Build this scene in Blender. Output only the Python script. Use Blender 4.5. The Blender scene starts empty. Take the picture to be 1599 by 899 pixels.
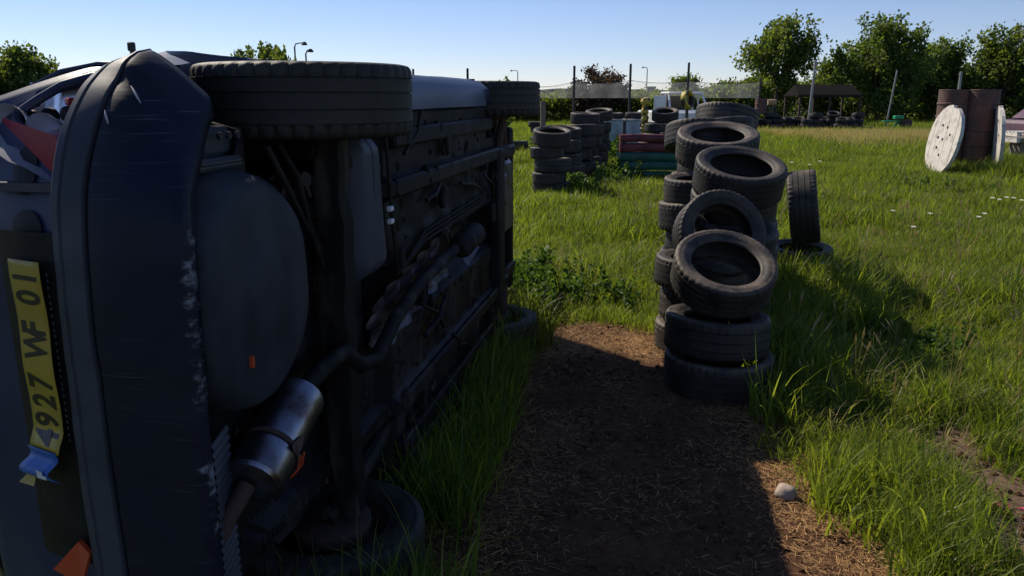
import bpy, math, random
import numpy as np
from mathutils import Vector, Matrix, noise
random.seed(7); rng = np.random.default_rng(7)
C = bpy.context.scene.collection
PI = math.pi; R = math.radians
S = bpy.context.scene

# ---------------------------------------------------------------- camera, world, sun, exposure
FPX = 1230.0; PITCH = R(13.6); EYE = 1.6
cam_d = bpy.data.cameras.new('camera'); cam = bpy.data.objects.new('camera', cam_d); C.objects.link(cam)
cam_d.sensor_width = 36; cam_d.lens = FPX/1599*36; cam_d.clip_end = 6000; cam_d.clip_start = .05
cam.location = (0, 0, EYE); cam.rotation_euler = (PI/2-PITCH, 0, 0); S.camera = cam
SUN = Vector((-.75, .86, 1.0)).normalized()          # towards the sun: ahead and to the left
elev = math.asin(SUN.z); az = math.atan2(SUN.x, SUN.y)
w = bpy.data.worlds.new('World'); S.world = w; w.use_nodes = True
nt = w.node_tree; bg = nt.nodes['Background']
sk = nt.nodes.new('ShaderNodeTexSky'); sk.sky_type = 'NISHITA'; sk.sun_disc = False
sk.sun_elevation = elev; sk.sun_rotation = az; sk.air_density = 1.0; sk.dust_density = .0; sk.ozone_density = 2.6; sk.altitude = 1500
tn = nt.nodes.new('ShaderNodeMix'); tn.data_type = 'RGBA'; tn.blend_type = 'MULTIPLY'; tn.inputs[0].default_value = 1
nt.links.new(sk.outputs[0], tn.inputs[6]); tn.inputs[7].default_value = (.97, .93, 1.10, 1); nt.links.new(tn.outputs[2], bg.inputs[0]); bg.inputs[1].default_value = .10
sl = bpy.data.lights.new('sun', 'SUN'); sl.energy = 5.0; sl.angle = R(.53); sl.color = (1, .90, .74)
so = bpy.data.objects.new('sun', sl); C.objects.link(so); so.location = (-10, 15, 20)
so.rotation_euler = SUN.to_track_quat('Z', 'Y').to_euler()
S.view_settings.view_transform = 'Standard'; S.view_settings.look = 'None'
S.view_settings.exposure = 0; S.view_settings.gamma = 1
S.render.engine = 'CYCLES'; S.cycles.max_bounces = 8; S.cycles.transparent_max_bounces = 12

# ---------------------------------------------------------------- placement helpers (photo measurements -> metres)
cp, sp_ = math.cos(PITCH), math.sin(PITCH)
def ground(px, py):
    a = (px-799.5)/FPX; b = -(py-449.5)/FPX
    d = (a, cp+b*sp_, -sp_+b*cp); t = -EYE/d[2]
    return d[0]*t, d[1]*t
def at(px, py, Y):
    a = (px-799.5)/FPX; b = -(py-449.5)/FPX
    d = (a, cp+b*sp_, -sp_+b*cp); t = Y/d[1]
    return Vector((d[0]*t, Y, EYE+d[2]*t))

# ---------------------------------------------------------------- materials
def newmat(name):
    m = bpy.data.materials.new(name); m.use_nodes = True
    return m, m.node_tree, m.node_tree.nodes['Principled BSDF']
def N(t, typ, **kw):
    n = t.nodes.new(typ)
    for k, v in kw.items(): setattr(n, k, v)
    return n
def noise_n(t, scale, detail=4, vec=None, rough=.55, map_scale=None, coord='Object'):
    tc = N(t, 'ShaderNodeTexCoord'); src = vec or tc.outputs[coord]
    if map_scale:
        mp = N(t, 'ShaderNodeMapping'); mp.inputs['Scale'].default_value = map_scale
        t.links.new(src, mp.inputs[0]); src = mp.outputs[0]
    n = N(t, 'ShaderNodeTexNoise'); n.inputs['Scale'].default_value = scale
    n.inputs['Detail'].default_value = detail; n.inputs['Roughness'].default_value = rough
    t.links.new(src, n.inputs['Vector']); return n
def ramp(t, fac, stops):
    r = N(t, 'ShaderNodeValToRGB'); e = r.color_ramp.elements
    while len(e) < len(stops): e.new(.5)
    for i, (p, c) in enumerate(stops):
        e[i].position = p; e[i].color = (*c, 1) if len(c) == 3 else c
    t.links.new(fac, r.inputs[0]); return r
def mixc(t, fac, a, b):
    m = N(t, 'ShaderNodeMix', data_type='RGBA')
    for s, v in ((0, fac), (6, a), (7, b)):
        if isinstance(v, (int, float)): m.inputs[s].default_value = v
        elif isinstance(v, tuple): m.inputs[s].default_value = (*v, 1)
        else: t.links.new(v, m.inputs[s])
    return m.outputs[2]
def bump(t, b, h, strength=.3, dist=.01):
    bp = N(t, 'ShaderNodeBump'); bp.inputs['Strength'].default_value = strength; bp.inputs['Distance'].default_value = dist
    t.links.new(h, bp.inputs['Height']); t.links.new(bp.outputs[0], b.inputs['Normal'])
def simple(name, c1, c2=None, rough=.6, scale=8, metal=0, bmp=.2, ms=None, spec=.5, lo=.4, hi=.62, coord='Object', coat=0):
    m, t, b = newmat(name); c2 = c2 or tuple(x*.6 for x in c1)
    n = noise_n(t, scale, 6, map_scale=ms, coord=coord)
    r = ramp(t, n.outputs[0], [(lo, c1), (hi, c2)])
    t.links.new(r.outputs[0], b.inputs['Base Color']); b.inputs['Roughness'].default_value = rough
    b.inputs['Metallic'].default_value = metal; b.inputs['Specular IOR Level'].default_value = spec
    b.inputs['Coat Weight'].default_value = coat
    if bmp:
        n2 = noise_n(t, scale*6, 5, map_scale=ms, coord=coord); bump(t, b, n2.outputs[0], bmp, .004)
    return m
def leafmat(name, c1, c2, trans=.45, rough=.5, nscale=.6):
    m, t, b = newmat(name)
    g = N(t, 'ShaderNodeNewGeometry'); n = noise_n(t, nscale, 4, vec=g.outputs['Position'])
    ad = N(t, 'ShaderNodeMath', operation='ADD'); t.links.new(n.outputs[0], ad.inputs[0])
    ml = N(t, 'ShaderNodeMath', operation='MULTIPLY'); t.links.new(g.outputs['Random Per Island'], ml.inputs[0]); ml.inputs[1].default_value = .55
    t.links.new(ml.outputs[0], ad.inputs[1])
    r = ramp(t, ad.outputs[0], [(.42, c1), (1.02, c2)])
    t.links.new(r.outputs[0], b.inputs['Base Color']); b.inputs['Roughness'].default_value = rough
    b.inputs['Specular IOR Level'].default_value = .3
    tr = N(t, 'ShaderNodeBsdfTranslucent')
    tc = N(t, 'ShaderNodeMix', data_type='RGBA', blend_type='MULTIPLY'); tc.inputs[0].default_value = 1
    t.links.new(r.outputs[0], tc.inputs[6]); tc.inputs[7].default_value = (1.5, 1.5, .6, 1)
    t.links.new(tc.outputs[2], tr.inputs[0])
    mx = N(t, 'ShaderNodeMixShader'); mx.inputs[0].default_value = trans
    t.links.new(b.outputs[0], mx.inputs[1]); t.links.new(tr.outputs[0], mx.inputs[2])
    t.links.new(mx.outputs[0], t.nodes['Material Output'].inputs[0]); return m
def tyremat(name, base=(.016, .016, .017), dust=(.25, .19, .14), amt=1.0):
    m, t, b = newmat(name)
    oi = N(t, 'ShaderNodeObjectInfo'); tc = N(t, 'ShaderNodeTexCoord')
    va = N(t, 'ShaderNodeVectorMath', operation='ADD'); t.links.new(tc.outputs['Object'], va.inputs[0]); t.links.new(oi.outputs['Location'], va.inputs[1])
    n = noise_n(t, 7, 7, vec=va.outputs[0], rough=.65)
    n3 = noise_n(t, 55, 4, vec=va.outputs[0], rough=.7)
    g = N(t, 'ShaderNodeNewGeometry'); sx = N(t, 'ShaderNodeSeparateXYZ'); t.links.new(g.outputs['Normal'], sx.inputs[0])
    up = N(t, 'ShaderNodeMapRange'); up.inputs[1].default_value = -.1; up.inputs[2].default_value = .95; up.inputs[3].default_value = .16; up.inputs[4].default_value = 1
    t.links.new(sx.outputs[2], up.inputs[0])
    mr = N(t, 'ShaderNodeMapRange'); mr.inputs[1].default_value = .36; mr.inputs[2].default_value = .72
    t.links.new(n.outputs[0], mr.inputs[0])
    ml = N(t, 'ShaderNodeMath', operation='MULTIPLY'); t.links.new(up.outputs[0], ml.inputs[0]); t.links.new(mr.outputs[0], ml.inputs[1])
    m2 = N(t, 'ShaderNodeMath', operation='MULTIPLY'); t.links.new(ml.outputs[0], m2.inputs[0])
    r3 = N(t, 'ShaderNodeMapRange'); r3.inputs[1].default_value = .3; r3.inputs[2].default_value = .7; r3.inputs[3].default_value = .45*amt; r3.inputs[4].default_value = amt
    t.links.new(n3.outputs[0], r3.inputs[0]); rv = N(t, 'ShaderNodeMapRange'); rv.inputs[3].default_value = .45; rv.inputs[4].default_value = 1.35; t.links.new(oi.outputs['Random'], rv.inputs[0])
    m4 = N(t, 'ShaderNodeMath', operation='MULTIPLY'); t.links.new(r3.outputs[0], m4.inputs[0]); t.links.new(rv.outputs[0], m4.inputs[1]); t.links.new(m4.outputs[0], m2.inputs[1])
    c = mixc(t, m2.outputs[0], base, dust); t.links.new(c, b.inputs['Base Color'])
    b.inputs['Roughness'].default_value = .62; b.inputs['Specular IOR Level'].default_value = .35
    bump(t, b, n3.outputs[0], .25, .003); return m

M = {}
M['tyre'] = tyremat('tyre_rubber'); M['tyre_far'] = tyremat('far_tyre_rubber', amt=.6)
M['tyre_clean'] = tyremat('car_tyre_rubber', (.02, .019, .017), (.11, .10, .075), .8)
M['grass'] = leafmat('grass_blades', (.06, .108, .014), (.22, .265, .042), .56, .45, 1.1)
M['grass_dry'] = leafmat('dry_grass', (.30, .24, .12), (.46, .38, .22), .4, .6)
M['weed'] = leafmat('weed_leaves', (.04, .085, .015), (.09, .15, .03), .45, .5)
M['leaf_a'] = leafmat('walnut_leaves', (.055, .10, .022), (.16, .20, .05), .5, .5, .5)
M['leaf_b'] = leafmat('dense_leaves', (.045, .088, .02), (.145, .19, .045), .52, .5, .4)
M['leaf_c'] = leafmat('hedge_leaves', (.065, .105, .022), (.15, .19, .04), .6, .55, .25)
M['leaf_d'] = leafmat('reddish_leaves', (.055, .035, .03), (.10, .06, .045), .3, .55, .5)
M['bark'] = simple('bark', (.10, .085, .07), (.06, .05, .04), .9, 12, ms=(1, 1, .2))
M['straw'] = leafmat('straw', (.15, .085, .042), (.64, .38, .16), .15, .65, 3)
M['navy'] = simple('navy_paint', (.012, .016, .042), (.02, .025, .055), .34, 3, bmp=.03, spec=.5, coat=.25)
M['navy_panel'] = simple('faded_navy_paint', (.018, .026, .065), (.028, .038, .08), .42, 3, bmp=.03, spec=.3)
M['plastic_grey'] = simple('grey_bumper_plastic', (.042, .047, .058), (.062, .067, .08), .42, 5, bmp=.05, spec=.18)
M['black'] = simple('black_steel', (.008, .008, .009), (.025, .02, .018), .6, 9, spec=.18)
M['black2'] = simple('black_plastic', (.01, .01, .011), (.02, .02, .02), .5, 9, spec=.18)
M['under'] = simple('underseal', (.006, .006, .008), (.045, .038, .040), .55, 5, bmp=.5, ms=(1.2, .3, 1), lo=.48, hi=.75, spec=.18)
M['well'] = simple('grey_spare_well', (.045, .05, .06), (.02, .024, .032), .6, 4, bmp=.15, ms=(1, .5, 1), spec=.18)
M['tank'] = simple('blue_grey_tank', (.045, .052, .075), (.06, .068, .09), .45, 4, bmp=.1, spec=.18)
M['chrome'] = simple('muffler_steel', (.30, .31, .36), (.10, .065, .05), .34, 6, metal=1, bmp=.25, lo=.48, hi=.66)
M['alu'] = simple('dull_aluminium', (.11, .10, .12), (.035, .03, .035), .45, 9, metal=.6, bmp=.5)
M['grime'] = simple('grimy_axle_steel', (.008, .007, .007), (.09, .075, .06), .7, 5, bmp=.6, ms=(1.6, .5, 1.6), lo=.52, hi=.78, spec=.18)
M['mud'] = simple('dried_mud', (.034, .027, .022), (.014, .012, .010), .9, 9, bmp=.4, spec=.1)
M['glint'] = simple('painted_highlight', (.4, .38, .4), (.3, .3, .3), .4, 9, bmp=0)
M['silver'] = simple('lamp_reflector', (.85, .86, .9), (.75, .75, .82), .22, 5, metal=.65, bmp=.15)
M['red_plastic'] = simple('red_plastic', (.26, .012, .022), (.18, .01, .02), .45, 5, bmp=.03, spec=.15)
M['orange'] = simple('orange_lens', (.55, .09, .03), (.5, .06, .02), .3, 6, bmp=.05)
M['plate_y'] = simple('plate_yellow', (.40, .29, .035), (.33, .24, .03), .4, 9, bmp=.03)
M['plate_b'] = simple('plate_blue', (.02, .10, .35), (.03, .12, .4), .4, 9, bmp=.03)
M['plate_w'] = simple('white_print', (.7, .7, .72), (.6, .6, .62), .4, 9, bmp=.0)
M['ink'] = simple('black_ink', (.008, .008, .01), (.012, .012, .012), .4, 9, bmp=0)
M['rust'] = simple('rusty_drum', (.14, .066, .05), (.07, .045, .042), .75, 4, bmp=.4, ms=(1, 1, .4))
M['rust_dk'] = simple('dark_rust', (.07, .04, .032), (.04, .025, .02), .85, 7, bmp=.4)
M['white'] = simple('weathered_white_paint', (.62, .58, .52), (.22, .19, .16), .8, 7, bmp=.9, lo=.5, hi=.78)
M['white_car'] = simple('white_car_paint', (.75, .75, .74), (.6, .6, .58), .35, 3, bmp=.05)
M['pale_blue'] = simple('pale_blue_paint', (.42, .52, .54), (.25, .33, .36), .7, 3, bmp=.3)
M['red'] = simple('dark_red_paint', (.15, .025, .03), (.09, .018, .02), .6, 6, bmp=.3)
M['green'] = simple('dark_green_paint', (.012, .10, .06), (.01, .06, .045), .6, 6, bmp=.3)
M['green_b'] = simple('bright_green_paint', (.02, .30, .14), (.02, .22, .11), .5, 6, bmp=.2)
M['yellow'] = simple('faded_yellow_paint', (.52, .38, .05), (.03, .03, .025), .6, 9, bmp=.2, lo=.48, hi=.54)
M['yellow_patch'] = simple('yellow_black_paint', (.50, .38, .04), (.03, .03, .025), .6, 2.2, bmp=.1, lo=.50, hi=.52)
M['post'] = simple('dark_post', (.05, .05, .05), (.03, .03, .03), .7, 6)
M['galv'] = simple('galvanised_steel', (.34, .34, .32), (.25, .25, .24), .5, 6)
M['wood'] = simple('grey_wood', (.20, .16, .12), (.12, .10, .08), .85, 8, ms=(1, 1, .2))
M['woodpale'] = simple('pale_log', (.45, .30, .17), (.35, .22, .12), .8, 8)
M['roofing'] = simple('dark_roofing', (.012, .009, .009), (.008, .007, .007), .95, 5, spec=.1)
M['purple'] = simple('faded_purple_paint', (.14, .07, .11), (.09, .05, .07), .5, 3, bmp=.1)
M['glass'] = simple('dark_glass', (.01, .012, .014), (.015, .016, .018), .08, 3, bmp=0)
M['stone'] = simple('pale_stone', (.42, .33, .27), (.30, .24, .20), .85, 14, bmp=.6)
M['pink'] = simple('pink_plastic', (.55, .06, .12), (.45, .05, .10), .45, 9, bmp=.2)
M['petal'] = simple('white_petals', (.8, .8, .75), (.7, .7, .62), .7, 9, bmp=0)
M['hill'] = simple('hazy_woods', (.05, .075, .10), (.06, .085, .11), .95, .02, bmp=0)  # air haze put into the colour as a blue-grey cast
M['building'] = simple('far_concrete', (.10, .12, .15), (.12, .14, .16), .9, 3, bmp=0)

# bumper material: navy paint, scratched along the ground and scuffed at the lower edge
def bumpermat():
    m, t, b = newmat('scratched_navy_bumper'); tc = N(t, 'ShaderNodeTexCoord')
    n = noise_n(t, 3, 5); base = ramp(t, n.outputs[0], [(.35, (.009, .011, .029)), (.7, (.012, .014, .020))]).outputs[0]
    s1 = noise_n(t, 1, 3, map_scale=(8, 170, 6)); r1 = ramp(t, s1.outputs[0], [(.60, (0, 0, 0)), (.70, (.5, .5, .5))])
    s2 = noise_n(t, 2.3, 2); r2 = ramp(t, s2.outputs[0], [(.45, (0, 0, 0)), (.65, (1, 1, 1))])
    mm = N(t, 'ShaderNodeMath', operation='MULTIPLY'); t.links.new(r1.outputs[0], mm.inputs[0]); t.links.new(r2.outputs[0], mm.inputs[1])
    c = mixc(t, mm.outputs[0], base, (.10, .11, .14))
    sx = N(t, 'ShaderNodeSeparateXYZ'); t.links.new(tc.outputs['Object'], sx.inputs[0])
    e = noise_n(t, 7, 9, map_scale=(1, 1.6, .6), rough=.72); mr = N(t, 'ShaderNodeMath', operation='MULTIPLY_ADD'); t.links.new(e.outputs[0], mr.inputs[0]); mr.inputs[1].default_value = .16; t.links.new(sx.outputs[2], mr.inputs[2])
    edge = ramp(t, mr.outputs[0], [(.290, (1, 1, 1)), (.306, (0, 0, 0))]).outputs[0]
    c2 = mixc(t, edge, c, (.22, .24, .27)); t.links.new(c2, b.inputs['Base Color'])
    rr = mixc(t, n.outputs[0], (.36, .36, .36), (.6, .6, .6)); t.links.new(rr, b.inputs['Roughness'])
    bump(t, b, s1.outputs[0], .12, .002); b.inputs['Specular IOR Level'].default_value = .2; return m
M['bumper'] = bumpermat()

def netmat():
    m, t, b = newmat('fine_net'); b.inputs['Base Color'].default_value = (.30, .34, .38, 1); b.inputs['Roughness'].default_value = .9
    tr = N(t, 'ShaderNodeBsdfTransparent'); mx = N(t, 'ShaderNodeMixShader')
    n = noise_n(t, .8, 3); r = ramp(t, n.outputs[0], [(.3, (.13, .13, .13)), (.7, (.22, .22, .22))])
    t.links.new(r.outputs[0], mx.inputs[0]); t.links.new(tr.outputs[0], mx.inputs[1]); t.links.new(b.outputs[0], mx.inputs[2])
    tl = N(t, 'ShaderNodeBsdfTranslucent'); tl.inputs[0].default_value = (.75, .8, .85, 1); m2 = N(t, 'ShaderNodeMixShader'); m2.inputs[0].default_value = .6; t.links.new(b.outputs[0], m2.inputs[1]); t.links.new(tl.outputs[0], m2.inputs[2]); t.links.new(m2.outputs[0], mx.inputs[2])
    t.links.new(mx.outputs[0], t.nodes['Material Output'].inputs[0]); return m
M['net'] = netmat()
def groundmat():
    m, t, b = newmat('turf_soil')
    g = N(t, 'ShaderNodeNewGeometry'); n = noise_n(t, .5, 8, vec=g.outputs['Position']); n2 = noise_n(t, 9, 8, vec=g.outputs['Position'], rough=.7)
    a = ramp(t, n2.outputs[0], [(.35, (.045, .055, .018)), (.68, (.09, .10, .032))]).outputs[0]
    bcol = ramp(t, n2.outputs[0], [(.35, (.05, .07, .018)), (.68, (.11, .13, .04))]).outputs[0]
    t.links.new(mixc(t, n.outputs[0], a, bcol), b.inputs['Base Color']); b.inputs['Roughness'].default_value = .95
    b.inputs['Specular IOR Level'].default_value = .1; bump(t, b, n2.outputs[0], .8, .05); return m
M['ground'] = groundmat()
def dirtmat(name, c):
    m, t, b = newmat(name)
    g = N(t, 'ShaderNodeNewGeometry'); n = noise_n(t, 2.2, 9, vec=g.outputs['Position'], rough=.65)
    n2 = noise_n(t, 38, 8, vec=g.outputs['Position'], rough=.75)
    a = ramp(t, n.outputs[0], [(.35, tuple(x*.6 for x in c)), (.65, c)]).outputs[0]
    k = ramp(t, n2.outputs[0], [(.35, (.5, .5, .5)), (.7, (1.25, 1.2, 1.15))]).outputs[0]
    mu = N(t, 'ShaderNodeMix', data_type='RGBA', blend_type='MULTIPLY'); mu.inputs[0].default_value = 1
    t.links.new(a, mu.inputs[6]); t.links.new(k, mu.inputs[7]); t.links.new(mu.outputs[2], b.inputs['Base Color'])
    b.inputs['Roughness'].default_value = .95; b.inputs['Specular IOR Level'].default_value = .15
    bump(t, b, n2.outputs[0], .9, .02); return m
M['dirt'] = dirtmat('trodden_dirt', (.17, .088, .046)); M['dirt2'] = dirtmat('bare_sandy_dirt', (.30, .20, .14))

# ---------------------------------------------------------------- mesh helpers
class MB:
    def __init__(s): s.v = []; s.f = []; s.m = []
    def add(s, vs, fs, mi=0):
        o = len(s.v); s.v += [tuple(v) for v in vs]; s.f += [tuple(i+o for i in f) for f in fs]; s.m += [mi]*len(fs)
    def box(s, c, d, rot=None, mi=0, bev=0):
        x, y, z = (q/2 for q in d)
        if bev:
            b = min(bev, x*.9, y*.9, z*.9); vs = []; 
            for sz in (-1, 1):
                for k in range(2):
                    zz = sz*(z-(b if k == (0 if sz > 0 else 1) else 0)); ins = b if (k == (1 if sz > 0 else 0)) else 0
                    X, Y = x-ins, y-ins
                    vs += [(-X+b, -Y, zz), (X-b, -Y, zz), (X, -Y+b, zz), (X, Y-b, zz), (X-b, Y, zz), (-X+b, Y, zz), (-X, Y-b, zz), (-X, -Y+b, zz)]
            fs = [tuple(range(7, -1, -1)), tuple(range(24, 32))]
            for L in range(3):
                for i in range(8): fs.append((L*8+i, L*8+(i+1) % 8, L*8+8+(i+1) % 8, L*8+8+i))
        else:
            vs = [(sx*x, sy*y, sz*z) for sz in (-1, 1) for sy in (-1, 1) for sx in (-1, 1)]
            fs = [(0, 2, 3, 1), (4, 5, 7, 6), (0, 1, 5, 4), (2, 6, 7, 3), (0, 4, 6, 2), (1, 3, 7, 5)]
        mt = (rot or Matrix()).to_4x4() if rot is not None else Matrix()
        c = Vector(c); s.add([c+(mt @ Vector(v)) for v in vs], fs, mi)
    def tube(s, pts, r, n=10, cap=True, mi=0):
        pts = [Vector(p) for p in pts]; rs = r if isinstance(r, (list, tuple)) else [r]*len(pts); vs = []; fs = []
        up = Vector((0, 0, 1)); T0 = (pts[1]-pts[0]).normalized()
        if abs(T0.z) > .9: up = Vector((1, 0, 0))
        U = T0.cross(up).normalized()
        for i, p in enumerate(pts):
            T = (pts[min(i+1, len(pts)-1)]-pts[max(i-1, 0)]).normalized(); U = (U-T*U.dot(T)).normalized(); W = T.cross(U)
            for k in range(n):
                a = 2*PI*k/n; vs.append(p+(U*math.cos(a)+W*math.sin(a))*rs[i])
        for i in range(len(pts)-1):
            for k in range(n): fs.append((i*n+k, i*n+(k+1) % n, (i+1)*n+(k+1) % n, (i+1)*n+k))
        if cap: fs += [tuple(range(n-1, -1, -1)), tuple((len(pts)-1)*n+k for k in range(n))]
        s.add(vs, fs, mi)
    def lathe(s, prof, n=24, mat=None, mi=0, closed=False):
        vs = []; fs = []; L = len(prof); mat = mat or Matrix()
        for k in range(n):
            a = 2*PI*k/n
            for (r, z) in prof: vs.append(mat @ Vector((r*math.cos(a), r*math.sin(a), z)))
        for k in range(n):
            k2 = (k+1) % n
            for i in range(L if closed else L-1):
                j = (i+1) % L; fs.append((k*L+i, k2*L+i, k2*L+j, k*L+j))
        s.add(vs, fs, mi)
    def grid(s, fn, nu, nv, keep=None, mi=0):
        vs = [fn(i/nu, j/nv) for i in range(nu+1) for j in range(nv+1)]; fs = []
        for i in range(nu):
            for j in range(nv):
                if keep and not keep((i+.5)/nu, (j+.5)/nv): continue
                fs.append((i*(nv+1)+j, (i+1)*(nv+1)+j, (i+1)*(nv+1)+j+1, i*(nv+1)+j+1))
        s.add(vs, fs, mi)
    def mesh(s, name, mats, smooth=None):
        me = bpy.data.meshes.new(name); me.from_pydata([tuple(v) for v in s.v], [], s.f)
        for m in (mats if isinstance(mats, (list, tuple)) else [mats]): me.materials.append(M[m] if isinstance(m, str) else m)
        me.polygons.foreach_set('material_index', s.m)
        if smooth is not None:
            me.shade_smooth(); me.set_sharp_from_angle(angle=R(smooth))
        me.update(); return me
    def build(s, name, mats, parent=None, smooth=35):
        return link(name, s.mesh(name, mats, smooth), parent)
def link(name, me, parent=None, loc=None, rot=None):
    o = bpy.data.objects.new(name, me); C.objects.link(o)
    if parent: o.parent = parent
    if loc is not None: o.location = loc
    if rot is not None: o.rotation_euler = rot
    return o
def tag(o, label=None, cat=None, group=None, kind=None):
    if label: o['label'] = label
    if cat: o['category'] = cat
    if group: o['group'] = group
    if kind: o['kind'] = kind
    return o
def empty(name, loc, label, cat, group=None, rz=0):
    o = bpy.data.objects.new(name, None); C.objects.link(o); o.location = loc; o.rotation_euler = (0, 0, rz); o.empty_display_size = .1
    return tag(o, label, cat, group)
def npmesh(name, V, F, mats, smooth=False):
    """V (n,3), F (m,k) arrays -> mesh, fast"""
    me = bpy.data.meshes.new(name); V = np.asarray(V, np.float32); F = np.asarray(F, np.int32); k = F.shape[1]
    me.vertices.add(len(V)); me.vertices.foreach_set('co', V.ravel())
    me.loops.add(F.size); me.loops.foreach_set('vertex_index', F.ravel())
    me.polygons.add(len(F)); me.polygons.foreach_set('loop_start', np.arange(0, F.size, k, dtype=np.int32))
    try: me.polygons.foreach_set('loop_total', np.full(len(F), k, np.int32))
    except Exception: pass
    me.materials.append(M[mats]); me.update(calc_edges=True); me.validate()
    if smooth: me.shade_smooth()
    return me

# ================================================================ SETTING
PATH = [ground(*p) for p in ((850, 512), (1048, 518), (1180, 600), (1238, 680), (1258, 740), (1285, 800), (1360, 899))]
PATH += [(1.35, 1.2), (.9, -1.0), (-.9, -1.0), (-.55, 1.2)] + [ground(*p) for p in ((630, 899), (690, 800), (735, 700), (790, 600), (812, 545))]
BARE = [ground(*p) for p in ((1445, 668), (1560, 680), (1565, 735), (1620, 750), (1720, 820), (1760, 910), (1640, 930), (1540, 900), (1515, 830), (1480, 745))] 
def in_poly(x, y, poly):
    inside = np.zeros(np.shape(x), bool); j = len(poly)-1
    for i in range(len(poly)):
        xi, yi = poly[i]; xj, yj = poly[j]
        c = ((yi > y) != (yj > y)) & (x < (xj-xi)*(y-yi)/(yj-yi+1e-12)+xi); inside ^= c; j = i
    return inside
mb = MB()
xs = [-900, -300, -100, -40, -20, -10]+[-8+i*.25 for i in range(1, 97)]+[20, 30, 50, 100, 300, 900]
ys = [-300, -60, -15, -5]+[-2+i*.25 for i in range(0, 81)]+[20, 25, 30, 40, 60, 100, 200, 500, 1500, 4500]
def gz(x, y): return .018*noise.noise(Vector((x*.9, y*.9, 0)))+.01*noise.noise(Vector((x*3, y*3, 4))) if abs(x) < 20 and -3 < y < 25 else 0
for x in xs:
    for y in ys: mb.v.append((x, y, gz(x, y)))
ny = len(ys)
for i in range(len(xs)-1):
    for j in range(ny-1): mb.f.append((i*ny+j, (i+1)*ny+j, (i+1)*ny+j+1, i*ny+j+1)); mb.m.append(0)
tag(mb.build('ground', 'ground'), kind='structure')
def patch(name, poly, matn, dz=.012, step=.08, wob=.12):
    a = np.array(poly); x0, y0 = a.min(0)-.4; x1, y1 = a.max(0)+.4; b = MB(); idx = {}
    nx = int((x1-x0)/step); nyy = int((y1-y0)/step)
    def vid(i, j):
        if (i, j) not in idx:
            x, y = x0+i*step, y0+j*step; idx[(i, j)] = len(b.v)
            b.v.append((x, y, gz(x, y)+dz+.012*noise.noise(Vector((x*6, y*6, 1)))))
        return idx[(i, j)]
    for i in range(nx):
        for j in range(nyy):
            x, y = x0+(i+.5)*step, y0+(j+.5)*step
            ox = wob*noise.noise(Vector((x*3, y*3, 9))); oy = wob*noise.noise(Vector((x*3, y*3, 19)))
            if in_poly(x+ox+np.array([0, .14, -.14, 0, 0]), y+oy+np.array([0, 0, 0, .14, -.14]), poly).any():
                b.f.append((vid(i, j), vid(i+1, j), vid(i+1, j+1), vid(i, j+1))); b.m.append(0)
    from collections import Counter
    cnt = Counter(i for f in b.f for i in f)
    for i in range(len(b.v)):
        if cnt[i] < 4: x, y, z = b.v[i]; b.v[i] = (x, y, z-.03)          # the rim dips under the turf
    return tag(b.build(name, matn), kind='structure')
patch('dirt_path', PATH, 'dirt'); patch('bare_dirt', BARE, 'dirt2')
# far wooded ridge under the horizon sky
mb = MB(); n = 260
for i in range(n+1):
    x = -1400+2800*i/n; h = 12+7*noise.noise(Vector((x*.004, 0, 0)))+2.5*noise.noise(Vector((x*.03, 3, 0)))
    mb.v += [(x, 1300, -1), (x, 1302, h), (x, 1500, h*1.1), (x, 1700, -1)]
for i in range(n):
    for k in range(3): mb.f.append((i*4+k, i*4+4+k, i*4+5+k, i*4+1+k)); mb.m.append(0)
tag(mb.build('hills', 'hill'), kind='structure')
t = empty('office_block', at(1016, 152, 900)*1, 'small grey block standing on the far horizon behind the netting', 'building'); t.location.z = 0
b = MB(); b.box((0, 0, 6), (9, 9, 12)); b.build('wall', 'building', t); b = MB(); b.box((0, 0, 12.5), (10, 10, 1)); b.build('roof', 'building', t)

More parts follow.
